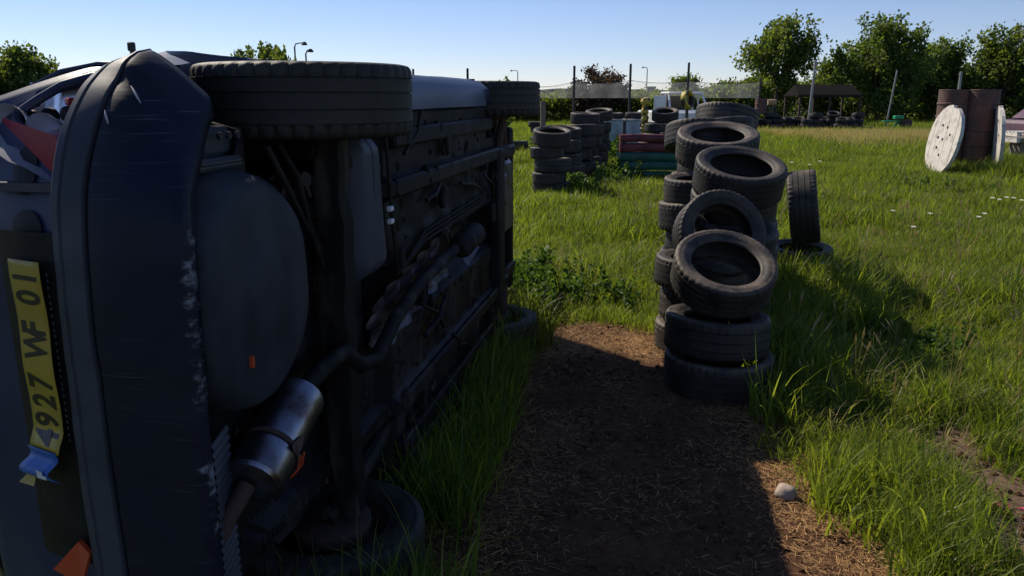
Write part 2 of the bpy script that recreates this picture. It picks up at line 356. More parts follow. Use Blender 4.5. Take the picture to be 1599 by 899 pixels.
# ================================================================ TYRES
def tyre_mesh(name, Ro=.30, Ri=.20, W=.20, seg=160, style=0, mat='tyre', lo=False, cd=.0045):
    w = W/2; P = []   # (radius, z, lateral-cut depth)
    if lo:
        P = [(Ro-.012, w*.95, 0), (Ro, w*.7, 0), (Ro, -w*.7, 0), (Ro-.012, -w*.95, 0), (Ro-.05, -w, 0), (Ri+.01, -w*.75, 0), (Ri, -w*.72, 0), (Ri+.02, -w*.6, 0), (Ro-.03, -w*.75, 0), (Ro-.03, w*.75, 0), (Ri+.02, w*.6, 0), (Ri, w*.72, 0), (Ri+.01, w*.75, 0), (Ro-.05, w, 0)]
    else:
        gr = [(.60, .006), (.22, .008), (-.22, .008), (-.60, .006)] if style != 1 else [(.5, .012), (.0, .013), (-.5, .012)]
        side = [(Ro-.010, .97, 1), (Ro-.004, .90, 1), (Ro-.001, .82, 1)]
        P += [(r, w*z, c) for r, z, c in side]
        for g, d in gr:
            hw = .024; P += [(Ro, w*(g+hw+.02), 1 if g == gr[0][0] else .12), (Ro, w*(g+hw), 0), (Ro-d, w*(g+hw*.6), 0), (Ro-d, w*(g-hw*.6), 0), (Ro, w*(g-hw), 0), (Ro, w*(g-hw-.02), 1 if g == gr[-1][0] else .12)]
        P += [(r, w*z, c) for r, z, c in reversed([(a, -b, c) for a, b, c in side])]
        s1 = [(Ro-.020, -w*1.0, .5), (Ro-.028, -w*1.015, 0), (Ro-.032, -w*.998, 0), (Ro-.045, -w*1.01, 0), ((Ro+Ri)/2, -w*1.0, 0), (Ri+.030, -w*.94, 0), (Ri+.026, -w*.90, 0), (Ri+.012, -w*.86, 0), (Ri+.004, -w*.82, 0), (Ri, -w*.74, 0), (Ri+.004, -w*.68, 0), (Ri+.03, -w*.78, 0), (Ro-.035, -w*.86, 0), (Ro-.018, -w*.6, 0)]
        P += s1 + [(r, -z, c) for r, z, c in reversed(s1)]
    L = len(P); V = np.zeros((seg, L, 3)); A = np.arange(seg)*2*PI/seg
    for i, (r, z, c) in enumerate(P):
        per = 4 if style != 2 else 3
        sh = 0 if style == 0 else (1 if z > 0 else 0)
        skew = 1 if (style == 1 and abs(z) < w*.5) else 0
        cut = ((np.arange(seg)+sh+skew*i) % per == 0)
        dr = np.where(cut, -cd*c, 0) if not lo else 0
        rr = r+dr+.0012*np.sin(A*3+i*.1+style)
        V[:, i, 0] = rr*np.cos(A); V[:, i, 1] = rr*np.sin(A); V[:, i, 2] = z
    k = np.arange(seg)[:, None]; i = np.arange(L)[None, :]; k2 = (k+1) % seg; j = (i+1) % L
    F = np.stack([k*L+i, k*L+j, k2*L+j, k2*L+i], -1).reshape(-1, 4)[:, ::-1]
    me = npmesh(name, V.reshape(-1, 3), F, mat); me.shade_smooth(); me.set_sharp_from_angle(angle=R(38)); return me
TY = [tyre_mesh('tyre', .30, .20, .205, style=0), tyre_mesh('tyre', .305, .195, .215, style=1), tyre_mesh('tyre', .29, .19, .19, style=2), tyre_mesh('tyre', .312, .21, .225, style=0, seg=180)]
TYL = [tyre_mesh('tyre', .30, .20, .2, 32, lo=True, mat='tyre_far'), tyre_mesh('tyre', .31, .19, .22, 32, lo=True, mat='tyre_far')]
WID = [.205, .215, .19, .225]
GR = 'old tyres stacked in piles on the grass'
def tyre(loc, rot, label, var=0, far=False, group=GR, spin=None, sc=1):
    me = (TYL if far else TY)[var % (2 if far else 4)]
    o = link('tyre', me); o.location = loc; sc *= random.uniform(.94, 1.03); o.scale = (sc, sc, sc*random.uniform(.96, 1.04))
    q = Matrix.Rotation(rot[2], 3, 'Z') @ Matrix.Rotation(rot[0], 3, 'X') @ Matrix.Rotation(rot[1], 3, 'Y') @ Matrix.Rotation(random.random()*6.28 if spin is None else spin, 3, 'Z')
    o.rotation_euler = q.to_euler(); return tag(o, label, 'tyre', group)
ORD = ['lowest', 'second-lowest', 'third-lowest', 'fourth-lowest', 'fifth-lowest', 'sixth-lowest', 'seventh-lowest']
def nm(k, n): return 'lowest' if k == 0 else ('topmost' if k == n-1 else ORD[k])
# --- nearest pile (A)
tyre((1.165, 4.22, .105), (R(1), 0, 0), 'wide black tyre lying on the dirt at the foot of the nearest pile', 3)
tyre((1.15, 4.25, .325), (R(-2), R(2), 0), 'black tyre lying second from the ground in the nearest pile', 1)
tyre((1.18, 4.30, .645), (R(29), R(2), 0), 'dusty tyre tipped towards the path on top of the nearest pile', 0)
# --- pile B, behind A
for k, (x, y, z, v) in enumerate(((1.22, 4.93, .1, 0), (1.25, 4.95, .31, 1), (1.20, 4.9, .53, 2))):
    tyre((x, y, z), (0, R(random.uniform(-2, 2)), 0), ('lowest' if k == 0 else 'middle' if k == 1 else 'uppermost flat')+' tyre in the pile hidden right behind the nearest one', v)
tyre((1.275, 4.80, .77), (R(66), R(0), R(6)), 'black tyre leaning nearly upright behind the tipped dusty tyre', 2)
tyre((1.40, 4.98, .75), (R(14), R(10), 0), 'tyre poking out to the right behind the upright leaning tyre', 0)
# --- pile C
for k in range(4): tyre((1.50+random.uniform(-.02, .02), 5.35+random.uniform(-.03, .03), .1+.2*k), (R(random.uniform(-2, 2)), 0, 0), nm(k, 9)+' tyre of the third pile from the camera in the central row', k+1)
tyre((1.50, 5.32, .90), (R(14), R(-3), 0), 'tyre just below the big open one near the top of the third central pile', 0)
tyre((1.51, 5.27, 1.085), (R(19), R(2), 0), 'large open tyre with grooved tread on top of the third pile in the central row', 3)
# --- pile D
for k in range(5): tyre((1.50+random.uniform(-.02, .02)-.02*(k % 2), 6.2+random.uniform(-.03, .03), .1+.2*k), (R(random.uniform(-3, 3)), R(random.uniform(-3, 3)), 0), nm(k, 9)+' tyre of the fourth pile from the camera in the central row', k)
tyre((1.57, 6.12, 1.235), (R(15), R(-2), 0), 'brown dusty tyre on top of the fourth pile in the central row', 1)
tyre((1.56, 6.62, 1.27), (R(-16), R(4), 0), 'tyre propped behind the brown dusty one of the fourth pile', 0)
# --- pile E, F
for k in range(6): tyre((1.86+random.uniform(-.03, .03), 7.4+random.uniform(-.03, .03), .1+.205*k), (R(random.uniform(-3, 3)), 0, 0), nm(k, 9)+' tyre of the tallest pile at the back of the central row', k)
tyre((1.88, 7.2, 1.28), (R(-12), R(-5), 0), 'tilted tyre with ribbed tread second from the top of the tallest pile', 1)
tyre((2.06, 7.75, 1.38), (R(-14), R(9), 0), 'topmost tilted tyre of the tallest pile in front of the white pickup', 3)
for k in range(5): tyre((1.98+random.uniform(-.02, .02), 8.15, .1+.21*k), (0, 0, 0), nm(k, 9)+' tyre in the last pile of the central row, mostly hidden', k)
# --- upright tyre on two flat ones, right of the row
ux = at(1257, 300, 6.6).x
tyre((ux+.02, 6.68, .08), (0, 0, 0), 'lower flat tyre sunk in long grass beneath the upright tyre', 2)
tyre((ux+.03, 6.68, .27), (R(4), 0, 0), 'flat tyre in long grass carrying the upright tyre', 0, sc=.92)
tyre((ux, 6.6, .70), (0, R(81), R(-20)), 'upright tyre standing alone in the grass right of the central row', 3, spin=.3)
# --- left row
def stack(px, Y, n, name, far=False, jit=.05, w=.205, tiltlast=0, tops=None, base=0, group=GR):
    x0 = at(px, 300, Y).x; z = base
    for k in range(n):
        top = k == n-1
        rot = (R(random.uniform(-3, 3)), R(random.uniform(-3, 3)), 0)
        zz = z+w/2
        if top and tiltlast: rot = (R(tiltlast), R(random.uniform(-5, 5)), 0); zz += abs(math.sin(R(tiltlast)))*.27
        tyre((x0+random.uniform(-jit, jit), Y+random.uniform(-jit, jit), zz), rot, f'{nm(k, n)} tyre {name}', k+int(Y*3), far, group); z += w
stack(857, 13.2, 5, 'of the first pile in the left row', jit=.07, tiltlast=10)
stack(884, 14.2, 5, 'of the second pile in the left row', tiltlast=6, w=.215)
stack(903, 15.2, 5, 'of the third pile in the left row', w=.22)
stack(914, 16.3, 6, 'of the fourth pile in the left row', w=.215)
stack(930, 17.6, 6, 'of the tall last pile in the left row, beside the pale blue box', tiltlast=9, w=.215)
stack(810, 22.5, 2, 'in the small two-tyre pile just right of the car front', True, .04)
stack(845, 25, 3, 'in the small pile behind the left row, left of two', True, .07)
stack(866, 26, 3, 'in the small pile behind the left row, with the jumbled top', True, .1, tiltlast=12)
stack(888, 27, 3, 'in the low pile just left of the pale blue box', True, .08)
stack(838, 33, 3, 'in the far pile beside the wooden post', True, .08)
stack(1018, 18.2, 5, 'of the left pile between the painted barrier and the pickup', False, .06)
stack(1030, 18.9, 6, 'of the middle pile between the painted barrier and the pickup', False, .08, tiltlast=14)
stack(1046, 18.3, 5, 'of the right pile between the painted barrier and the pickup', False, .06)
for i, (px, n) in enumerate(((1168, 4), (1181, 3), (1194, 4), (1208, 3), (1221, 3), (1236, 3), (1250, 3), (1264, 4), (1276, 3), (1289, 4), (1303, 3), (1316, 3), (1328, 4))):
    Y = 37.5+.5*math.sin(i*1.7)
    near = ['at the left end of the far right row', 'beside the left end of the far right row', 'under the rusty drum of the far right row', 'under the small pale barrel in the far row', 'right of the small pale barrel in the far row', 'at the left edge of the shelter in the far row', 'under the left part of the shelter in the far row', 'just left of the leaning pale pole in the far row', 'just right of the leaning pale pole in the far row', 'under the middle of the shelter in the far row', 'under the right part of the shelter in the far row', 'next to last at the right end of the far row', 'at the right end of the far row'][i]
    stack(px, Y, n, 'of the pile '+near, True, .07, w=.2, tiltlast=random.choice((0, 12, -12, 20)))
for i, px in enumerate((1345, 1354)): tyre((at(px, 190, 38.5).x, 38.5, .12), (0, 0, 0), ('left' if i == 0 else 'right')+' single tyre lying low beyond the right end of the far row', i, True)
for i, dx in enumerate((-.27, .27)): tyre((at(974, 200, 21).x+dx, 21, 1.125), (R(3), 0, 0), ('left' if i == 0 else 'right')+' tyre lying on top of the pale blue box', i, True, sc=.84)

# ================================================================ OVERTURNED CAR (local: x forward, y = left, z up; its right side points at the sky)
car = empty('wrecked_car', (-.316, 2.346, .855), 'dark blue hatchback wreck lying on its left side, underside facing the path', 'car')
Fv = Vector((.18, .984, 0)).normalized(); Lv = Vector((0, 0, -1)); Uv = Vector((-.984, .18, 0)).normalized()
car.rotation_euler = Matrix((Fv, Lv, Uv)).transposed().to_euler()
def c3(f, s, h): return Vector((f, -s, h))
def P(name, mb, mats, parent=car, smooth=35, label=None):
    o = mb.build(name, mats, parent, smooth)
    if label: o['label'] = label
    return o
WB = 2.6; AR = .37; AH = .30
def interp(x, tab):
    if x <= tab[0][0]: return tab[0][1]
    for (a, b), (c, d) in zip(tab, tab[1:]):
        if x <= c: return b+(d-b)*(x-a)/(c-a)
    return tab[-1][1]
roofh = [(-.5, 1.0), (-.28, 1.33), (0, 1.40), (.6, 1.43), (1.3, 1.42), (1.6, 1.36), (2.15, .98), (2.8, .90), (3.3, .72), (3.42, .6)]
halfw = [(-.5, .815), (-.36, .826), (-.2, .858), (0, .868), (.4, .850), (1.2, .845), (2.1, .845), (2.6, .86), (3.1, .82), (3.42, .66)]
sillb = [(-.5, .53), (-.34, .50), (-.30, .26), (2.7, .2), (3.0, .30), (3.42, .40)]
HOLES = 0
def side_prof(f):
    hw = interp(f, halfw); rh = interp(f, roofh); sb = interp(f, sillb); belt = min(.93, rh-.05)
    pr = [(hw-.13, sb), (hw-.06, sb+.015), (hw-.025, sb+.06), (hw-.01, sb+.13), (hw, .46), (hw+.004, .52), (hw+.006, .60), (hw-.010, .70), (hw-.050, .80), (hw-.115, belt), (max(hw-.145, 0), belt+.02)]
    for k in range(1, 6):
        u = k/5; pr.append((hw-.15-.14*u**1.6, belt+.02+(rh-.07-belt-.02)*u))
    pr += [(hw-.33, rh-.02), (hw*.4, rh), (0, rh+.005)]
    out = []
    for s, h in pr:
        if s > hw-.14 and h < 1.0:
            for wc in (0, WB):
                d = f-wc
                if abs(d) < AR: h = max(h, AH+math.sqrt(AR*AR-d*d))
        out.append((s, h))
    return out
fs_ = [-.5+.04*i for i in range(99)]; fs_ = [f for f in fs_ if f <= 3.42]
mb = MB(); rows = []
for f in fs_:
    pr = side_prof(f); row = [c3(f, s, h) for s, h in pr]+[c3(f, -s, h) for s, h in reversed(pr[:-1])]; rows.append(row)
nr = len(rows[0])
for i in range(len(rows)-1):
    for j in range(nr-1):
        q = [rows[i][j], rows[i+1][j], rows[i+1][j+1], rows[i][j+1]]
        ar = (q[1]-q[0]).cross(q[3]-q[0]).length+(q[2]-q[1]).cross(q[2]-q[3]).length
        if ar < 1e-6: continue
        if j >= nr-18 and j <= nr-12 and -.35 < fs_[i] < 1.5: continue      # left side glass is gone
        mb.add(q, [(0, 1, 2, 3)])
o = P('body', mb, 'navy_panel'); 
import bmesh
def weld(o, d=.0005, ang=35):
    bm = bmesh.new(); bm.from_mesh(o.data); bmesh.ops.remove_doubles(bm, verts=bm.verts, dist=d); bmesh.ops.recalc_face_normals(bm, faces=bm.faces); bm.to_mesh(o.data); bm.free(); o.data.shade_smooth(); o.data.set_sharp_from_angle(angle=R(ang))
weld(o)
sm = o.modifiers.new('thickness', 'SOLIDIFY'); sm.thickness = .012; sm.offset = 0
# windows, proud dark glass
for s in (1,):
    for (f0, f1) in ((-.1, .75), (.82, 1.62)):
        b = MB()
        def wf(u, v, s=s, f0=f0, f1=f1):
            f = f0+(f1-f0)*u+(.0 if f0 < 0.5 else .28*(1-v)*u); rh = interp(f, roofh); hw = interp(f, halfw); belt = min(.93, rh-.05); vv = .10+.80*v
            return c3(f, s*(hw-.135-.14*vv**1.6+.014), belt+.02+(rh-.07-belt-.02)*vv)
        b.grid(wf, 8, 6); P('side_window', b, 'glass')
b = MB(); b.grid(lambda u, v: c3(1.62+.5*v, (u-.5)*(1.15+.12*v), 1.365-.36*v+.014), 8, 4); P('windscreen', b, 'glass')
for s in (1, -1):
    for (f0, f1) in ((.42, .44), (1.5, 1.52)):       # door shut lines
        b = MB(); b.grid(lambda u, v, s=s, f0=f0, f1=f1: c3(f0+(f1-f0)*u, s*(interp(f0, halfw)+[-.004, .010, .012, .006, -.012][min(4, int(v*4))]), .3+.6*v), 1, 4); P('door_gap', b, 'black2')
# rear face with the lamp opening
LAMP = [(.795, .54), (.792, .58), (.772, .65), (.740, .70), (.708, .745), (.690, .74), (.63, .65), (.575, .56), (.565, .54)]
def rear_f(s, h):
    f = -.75 + (h-.5)*.22 if h < .95 else -.65+(h-.95)*.85
    a = abs(s)
    if a > .42: f += (min((a-.42)/.42, 1)**2.0)*max(0, (-.49-f))
    f += .012*noise.noise(Vector((s*4, h*5, 0)))
    return min(f, -.18)
def rear_s(u, h):
    hw = .815 if h < .60 else .815-.115*((h-.60)/.35)**1.15 if h < .95 else .70-.15*(h-.95)/.4
    return hw*u
NU, NV = 84, 46
def keepr(u, v):
    s = -1+2*u; h = .45+.90*v; ss = rear_s(s, h)
    return not bool(in_poly(np.array([abs(ss)]), np.array([h]), LAMP)[0])
b = MB(); b.grid(lambda u, v: c3(rear_f(rear_s(-1+2*u, .45+.9*v), .45+.9*v), rear_s(-1+2*u, .45+.9*v), .45+.9*v), NU, NV, keepr)
o = P('tailgate', b, 'navy_panel'); sm = o.modifiers.new('thickness', 'SOLIDIFY'); sm.thickness = .01; sm.offset = -1
b = MB(); b.grid(lambda u, v: c3(rear_f((u-.5)*1.1, .99+.3*v)-.012, (u-.5)*1.1, .99+.3*v), 10, 4); P('rear_window', b, 'glass')
# number plate recess, its dark surround and the boot handle
b = MB(); b.grid(lambda u, v: c3(-.780-.010*math.sin(PI*v)+.035*v, .80*(u-.5)+.06, .545+.17*v), 10, 6); P('plate_surround', b, 'black2')
for (sc_, hc_, rs_, rh_) in ((.585, .675, .055, .036), (.455, .655, .045, .045)):
    b = MB(); b.add([c3(rear_f(sc_, hc_)-.012, sc_, hc_)]+[c3(rear_f(sc_+rs_*math.cos(a), hc_+rh_*math.sin(a))-.006, sc_+rs_*math.cos(a), hc_+rh_*math.sin(a)) for a in [2*PI*k/20 for k in range(20)]], [(0, 1+k, 1+(k+1) % 20) for k in range(20)])
    P('handle_recess', b, 'black2')
# lamp openings: right one smashed open with reflectors and bulbs inside
for sgn in (1, -1):
    b = MB(); pts = []
    for i in range(len(LAMP)):
        (s0, h0), (s1, h1) = LAMP[i], LAMP[(i+1) % len(LAMP)]
        for k in range(6): s = s0+(s1-s0)*k/6; h = h0+(h1-h0)*k/6; pts.append(c3(rear_f(s, h)-.004, sgn*s, h))
    pts.append(pts[0]); b.tube(pts, .011, 8); 
    P('lamp_surround', b, 'navy_panel')
lamp = bpy.data.objects.new('tail_lamp', None); C.objects.link(lamp); lamp.parent = car; lamp['label'] = 'smashed tail lamp with bare reflectors and bulb sockets'
b = MB()
b.grid(lambda u, v: c3(-.56+.06*u+.03*math.sin(v*9), .55+.23*u, .55+.25*v), 8, 8)
b.grid(lambda u, v: c3(-.72+.2*v, .56+.10*u+.006*math.sin(20*u), .57+.22*u), 6, 4)
for (s, h) in ((.66, .66), (.68, .75), (.62, .63)):
    b.lathe([(.052, -.03), (.040, 0), (.018, .03), (.0, .03)], 16, Matrix.Translation(c3(-.60, s, h)) @ Matrix.Rotation(PI/2, 4, 'Y'))
P('reflector', b, 'silver', lamp)
for (s, h) in ((.705, .63), (.70, .685), (.695, .735)):
    b = MB(); b.lathe([(0, -.018), (.012, -.018), (.020, -.008), (.021, .01), (.0, .015)], 14, Matrix.Translation(c3(-.575, s, h)) @ Matrix.Rotation(PI/2, 4, 'Y')); P('bulb_socket', b, 'black2', lamp)
b = MB()
b.grid(lambda u, v: c3(-.650-.07*u+.01*v, .69-.125*u+v*(.010+.088*u), .745-.19*u+.008*v), 10, 3)
P('red_lens', b, 'red_plastic', lamp)
b = MB(); b.box(c3(-.62, .735, .585), (.02, .018, .026), Matrix.Rotation(.5, 3, 'Y'), bev=.004); P('lens_fragment', b, 'red_plastic', lamp)
b = MB(); b.box(c3(-.62, .55, .66), (.2, .02, .2)); b.box(c3(-.45, .62, .67), (.01, .24, .2)); P('lamp_well', b, 'navy', lamp)

# bumper: a loft round the tail between an upper and a lower plan curve
UP = [(0, (-.800, 0)), (.33, (-.797, .30)), (.50, (-.790, .45)), (.62, (-.770, .56)), (.72, (-.728, .66)), (.80, (-.675, .74)), (.87, (-.605, .795)), (.94, (-.49, .832)), (1, (-.32, .848))]
LO = [(0, (-.800, 0)), (.33, (-.799, .29)), (.50, (-.797, .42)), (.62, (-.785, .50)), (.72, (-.745, .565)), (.80, (-.69, .612)), (.87, (-.63, .650)), (.94, (-.55, .70)), (1, (-.46, .745))]
def plan(t, tab):
    a = min(1, abs(t)); s_ = 1 if t >= 0 else -1
    for (x0, p0), (x1, p1) in zip(tab, tab[1:]):
        if a <= x1:
            k = (a-x0)/(x1-x0); return Vector((p0[0]+(p1[0]-p0[0])*k, s_*(p0[1]+(p1[1]-p0[1])*k)))
def sm_plan(t, tab=UP):
    if abs(t) > .96: return plan(t, tab)
    return sum((plan(max(-1, min(1, t+d)), tab) for d in (-.04, -.02, 0, .02, .04)), Vector((0, 0)))/5
def loft_bumper(prof, name, mat, NT=120, thick=.006, label=None):
    b = MB(); L = len(prof)
    for i in range(NT+1):
        t = -1+2*i/NT; U = sm_plan(t); D = sm_plan(t, LO); T = (sm_plan(min(1, t+.01))-sm_plan(max(-1, t-.01))).normalized(); n_ = Vector((-T.y, T.x))
        e = max(0, (abs(t)-.60)/.40); hb = .228+.075*e**1.2
        for (h, out) in prof:
            if h >= .45: q = U; hh = h
            else:
                v = (.45-h)/(.45-.228); q = U.lerp(D, min(1, max(0, v))**(1.7-.6*max(0, (abs(t)-.7)/.3))); hh = .45-(.45-hb)*v
            q = q.copy(); q.x -= max(0, (abs(t)-.84)/.16)**1.4*.19*min(1, max(0, (.56-h)/.11))*(1 if h >= .45 else 1-min(1, (.45-h)/.2)*.75)
            dent = .007*noise.noise(Vector((t*3, h*6, 2)))+.003*noise.noise(Vector((t*11, h*14, 5)))
            q = q+n_*(out+dent); b.v.append(tuple(c3(q.x, q.y, hh)))
    for i in range(NT):
        for j in range(L-1): b.f.append((i*L+j, i*L+j+1, (i+1)*L+j+1, (i+1)*L+j)); b.m.append(0)
    o = P(name, b, mat, smooth=28, label=label); sm = o.modifiers.new('thickness', 'SOLIDIFY'); sm.thickness = thick; sm.offset = -1; return o
loft_bumper([(.560, -.075), (.557, -.035), (.552, -.016), (.543, -.004), (.535, .004), (.518, .008), (.515, .004), (.511, .004), (.508, .008), (.482, .010), (.462, .008), (.455, -.004)], 'bumper_strip', 'plastic_grey', label='bare grey plastic strip along the bumper')
loft_bumper([(.457, -.005), (.449, .003), (.435, .006), (.41, .006), (.38, .005), (.35, .003), (.32, .000), (.29, -.002), (.262, -.004), (.244, -.006), (.234, -.012), (.228, -.025), (.228, -.045)], 'bumper', 'bumper', label='scratched navy lower bumper with a scuffed white edge')
# highlights at the bumper corner's broken vents, put in as thin bright slivers
for (t0, h0, h1) in ((.745, .425, .445), (.81, .375, .415)):
    b = MB()
    pts = []
    for k in range(9):
        u = k/8; q_ = sm_plan(t0+.028*u).lerp(sm_plan(t0+.028*u, LO), max(0, (.45-(h0+(h1-h0)*u))/.222)**1.7); pts.append(c3(q_.x-.004, q_.y+.006, h0+(h1-h0)*u))
    b.tube(pts, [0.0005+.0022*math.sin(PI*k/8) for k in range(9)], 6); P('highlight_sliver', b, 'glint')
# number plate  (reads upwards in the picture: along the car's width towards its right side)
plate = bpy.data.objects.new('number_plate', None); C.objects.link(plate); plate.parent = car; plate['label'] = 'torn yellow number plate with its lower end curled up'
PS0, PS1, PH = -.04, .40, .102     # s range of the flat part
def plate_pt(s, v, off=0):          # v 0..1 across the height
    s_bend = .0; f = -.802+.03*v; h = .566+PH*v
    if s < s_bend:                   # crumpled end
        d = s_bend-s; f -= .22*d+.010*math.sin(d*42)*(1-.4*v); h += .05*d; 
    f += .0025*math.sin(s*30)
    return c3(f-off, s, h)
b = MB(); b.grid(lambda u, v: plate_pt(PS0+(PS1-PS0)*u, v), 40, 5); o = P('plate_panel', b, 'plate_y', plate); sm = o.modifiers.new('thickness', 'SOLIDIFY'); sm.thickness = .002; sm.offset = 1
b = MB(); b.grid(lambda u, v: (lambda q: q+c3(-.01*math.sin(u*7), 0, .035*math.sin(u*3)*(1-u)))(plate_pt(-.105+.07*u, v*.95+.06*math.sin(u*8), .012*(1-u))), 10, 5); o = P('blue_strip', b, 'plate_b', plate); sm = o.modifiers.new('thickness', 'SOLIDIFY'); sm.thickness = .002; sm.offset = 1
b = MB(); b.grid(lambda u, v: plate_pt(-.125+.05*u, .75+.5*v*(1-u), .02-.012*u), 5, 4); o = P('torn_flap', b, 'plate_y', plate)
def glyph(ch, size):
    cu = bpy.data.curves.new('glyph', 'FONT'); cu.body = ch; cu.size = size; cu.offset = .0034; cu.extrude = 0; cu.resolution_u = 4
    ob = bpy.data.objects.new('glyph', cu); C.objects.link(ob); dg = bpy.context.evaluated_depsgraph_get(); dg.update()
    me = bpy.data.meshes.new_from_object(ob.evaluated_get(dg)); vs = [v.co.copy() for v in me.vertices]; fs = [tuple(p.vertices) for p in me.polygons]
    bpy.data.objects.remove(ob); return vs, fs
def letters(text, cells, size, vbase, matn, off, parent, hscale=1.0, nm_='character'):
    for ch, s0 in zip(text, cells):
        vs, fs = glyph(ch, size); xs_ = [v.x for v in vs]; x0 = min(xs_); b = MB()
        b.add([plate_pt(s0+(v.x-x0)*hscale, vbase+v.y/PH, off) for v in vs], fs); P(nm_, b, matn, parent, None)
# widths: each cell about 47 mm
letters('4927WF01', [-.028, .012, .058, .104, .172, .232, .300, .356], .108, .14, 'ink', .0032, plate, .62)
letters('F', [-.095], .035, .25, 'plate_w', .030, plate, 1.0)
# dealer line on the black surround: a thin strip of dashes, too small to read
b = MB()
for k in range(26): 
    s = -.02+k*.0155+random.uniform(-.002, .002)
    b.add([c3(-.795, s, .556), c3(-.795, s+.007, .556), c3(-.795, s+.007, .5605), c3(-.795, s, .5605)], [(0, 1, 2, 3)])
P('small_print', b, 'plastic_grey')
# red-orange broken lens shard at the low corner
b = MB(); tri = [c3(-.80, -.27, .57), c3(-.81, -.345, .64), c3(-.82, -.37, .56), c3(-.80, -.30, .545)]
b.add(tri+[v+c3(.012, 0, 0) for v in tri], [(0, 1, 2, 3), (7, 6, 5, 4), (0, 4, 5, 1), (1, 5, 6, 2), (2, 6, 7, 3), (3, 7, 4, 0)]); P('lens_shard', b, 'orange', label='broken orange-red lens at the low corner of the tail')

# underside ------------------------------------------------
b = MB()
def floor(u, v):
    f = -.66+3.75*u; s = -.70+1.40*v; h = .30
    if f < -.36: s *= 1-.32*min(1, (-.36-f)/.16)
    if f > .45: h = .235
    if .1 < f <= .45: h = .27
    if f > 2.75: h = .34
    if abs(s) < .13 and f > .3: h += .09*(1-(abs(s)/.13)**4)
    if abs(abs(s)-.42) < .035: h -= .035
    if .5 < f < 2.5 and abs(s) > .16 and int(f/.16) % 2 == 0 and abs(abs(s)-.30) < .07: h += .012
    for wc in (0, WB):
        if abs(f-wc) < AR and abs(s) > .52: h = .40+.9*math.sqrt(max(0, AR*AR-(f-wc)**2))*.7
    h += .006*noise.noise(Vector((f*6, s*6, 0)))
    return c3(f, s, h)
b.grid(floor, 150, 60); o = P('floor_pan', b, 'under', smooth=30); sm = o.modifiers.new('thickness', 'SOLIDIFY'); sm.thickness = .01; sm.offset = -1
for s in (1, -1):
    b = MB(); b.grid(lambda u, v, s=s: c3(.36+1.66*u, s*(.70+.02*math.sin(v*PI)+.115*v), .185+.02*(1-v)*(v)+.05*v*v-.004*math.sin(u*11)*(1-v)), 60, 8); P('sill', b, 'navy_panel' if s > 0 else 'under')
    for wc in (0, WB):
        b = MB(); b.grid(lambda u, v, s=s, wc=wc: c3(wc+AR*1.005*math.cos(PI*u*(.80 if wc == 0 else 1)), s*(.50+.345*v), AH+AR*1.005*math.sin(PI*u*(.80 if wc == 0 else 1))), 20, 3)
        b.grid(lambda u, v, s=s, wc=wc: c3(wc+AR*math.cos(PI*u)*v, s*.50, AH+AR*math.sin(PI*u)*v), 20, 3); P('wheel_arch', b, 'black2')
# rear valance panel behind the bumper and side rail with bolts
b = MB(); b.box(c3(-.46, .64, .39), (.14, .07, .13), bev=.01); b.box(c3(-.52, .59, .32), (.24, .03, .06), bev=.008); P('side_rail', b, 'plastic_grey')
b = MB()
for k in range(3): b.lathe([(0, -.008), (.010, -.008), (.010, 0)], 6, Matrix.Translation(c3(-.50+.04*k, .655, .298)))
P('bolt', b, 'alu')
b = MB(); b.grid(lambda u, v: c3(-.755+.02*v, -.46+.92*u, .26+.2*v), 20, 3); P('bumper_carrier', b, 'black')
# spare wheel well
b = MB(); b.lathe([(0, .198), (.06, .199), (.10, .200), (.12, .206), (.20, .204), (.245, .207), (.27, .217), (.285, .235), (.295, .265), (.305, .31)][::-1], 72, Matrix.Translation(c3(-.50, .275, 0)))
for v in range(len(b.v)):
    x, y, z = b.v[v]; z += .012*noise.noise(Vector((x*5, y*5, 3))); x = x if x > -.73 else -.73-(-.73-x)*.3
    b.v[v] = (x, y*(1.0 if y > -.285 else 1.0), z)
P('spare_wheel_well', b, 'well')
b = MB(); b.box(c3(-.60, .13, .202), (.008, .028, .01)); P('well_plug', b, 'orange')
# muffler, tail pipe, exhaust
mdir = (c3(-.22, -.02, .2)-c3(-.63, -.19, .2)).normalized(); q = mdir.to_track_quat('Z', 'Y').to_matrix().to_4x4() @ Matrix.Scale(.86, 4)
b = MB(); b.lathe([(0, -.006), (.05, -.004), (.078, .0), (.086, .012), (.084, .025), (.083, .32), (.086, .34), (.083, .355), (.06, .37), (.03, .375), (0, .375)], 40, Matrix.Translation(c3(-.625, -.175, .215)) @ q); muf = P('muffler', b, 'chrome')
b = MB(); b.lathe([(.088, .12), (.090, .122), (.090, .135), (.088, .137)], 40, Matrix.Translation(c3(-.625, -.175, .215)) @ q); P('muffler_strap', b, 'rust_dk')
b = MB(); b.add([c3(-.515+.03*math.cos(a)*(1+.3*math.sin(3*a)), -.120+.026*math.sin(a)*(1+.3*math.cos(2*a)), .140) for a in [2*PI*k/12 for k in range(12)]], [tuple(range(12))]); P('rust_patch', b, 'rust', smooth=None)
for k in range(2): b = MB(); b.tube([c3(-.50+.02*k, -.155, .143), c3(-.505+.022*k, -.19, .150), c3(-.51+.02*k, -.215, .17)], .003, 5); P('paint_drip', b, 'orange')
b = MB(); b.tube([c3(-.63, -.18, .225), c3(-.70, -.23, .24), c3(-.73, -.30, .27), c3(-.74, -.36, .29)], .022, 12); P('tail_pipe', b, 'rust_dk')
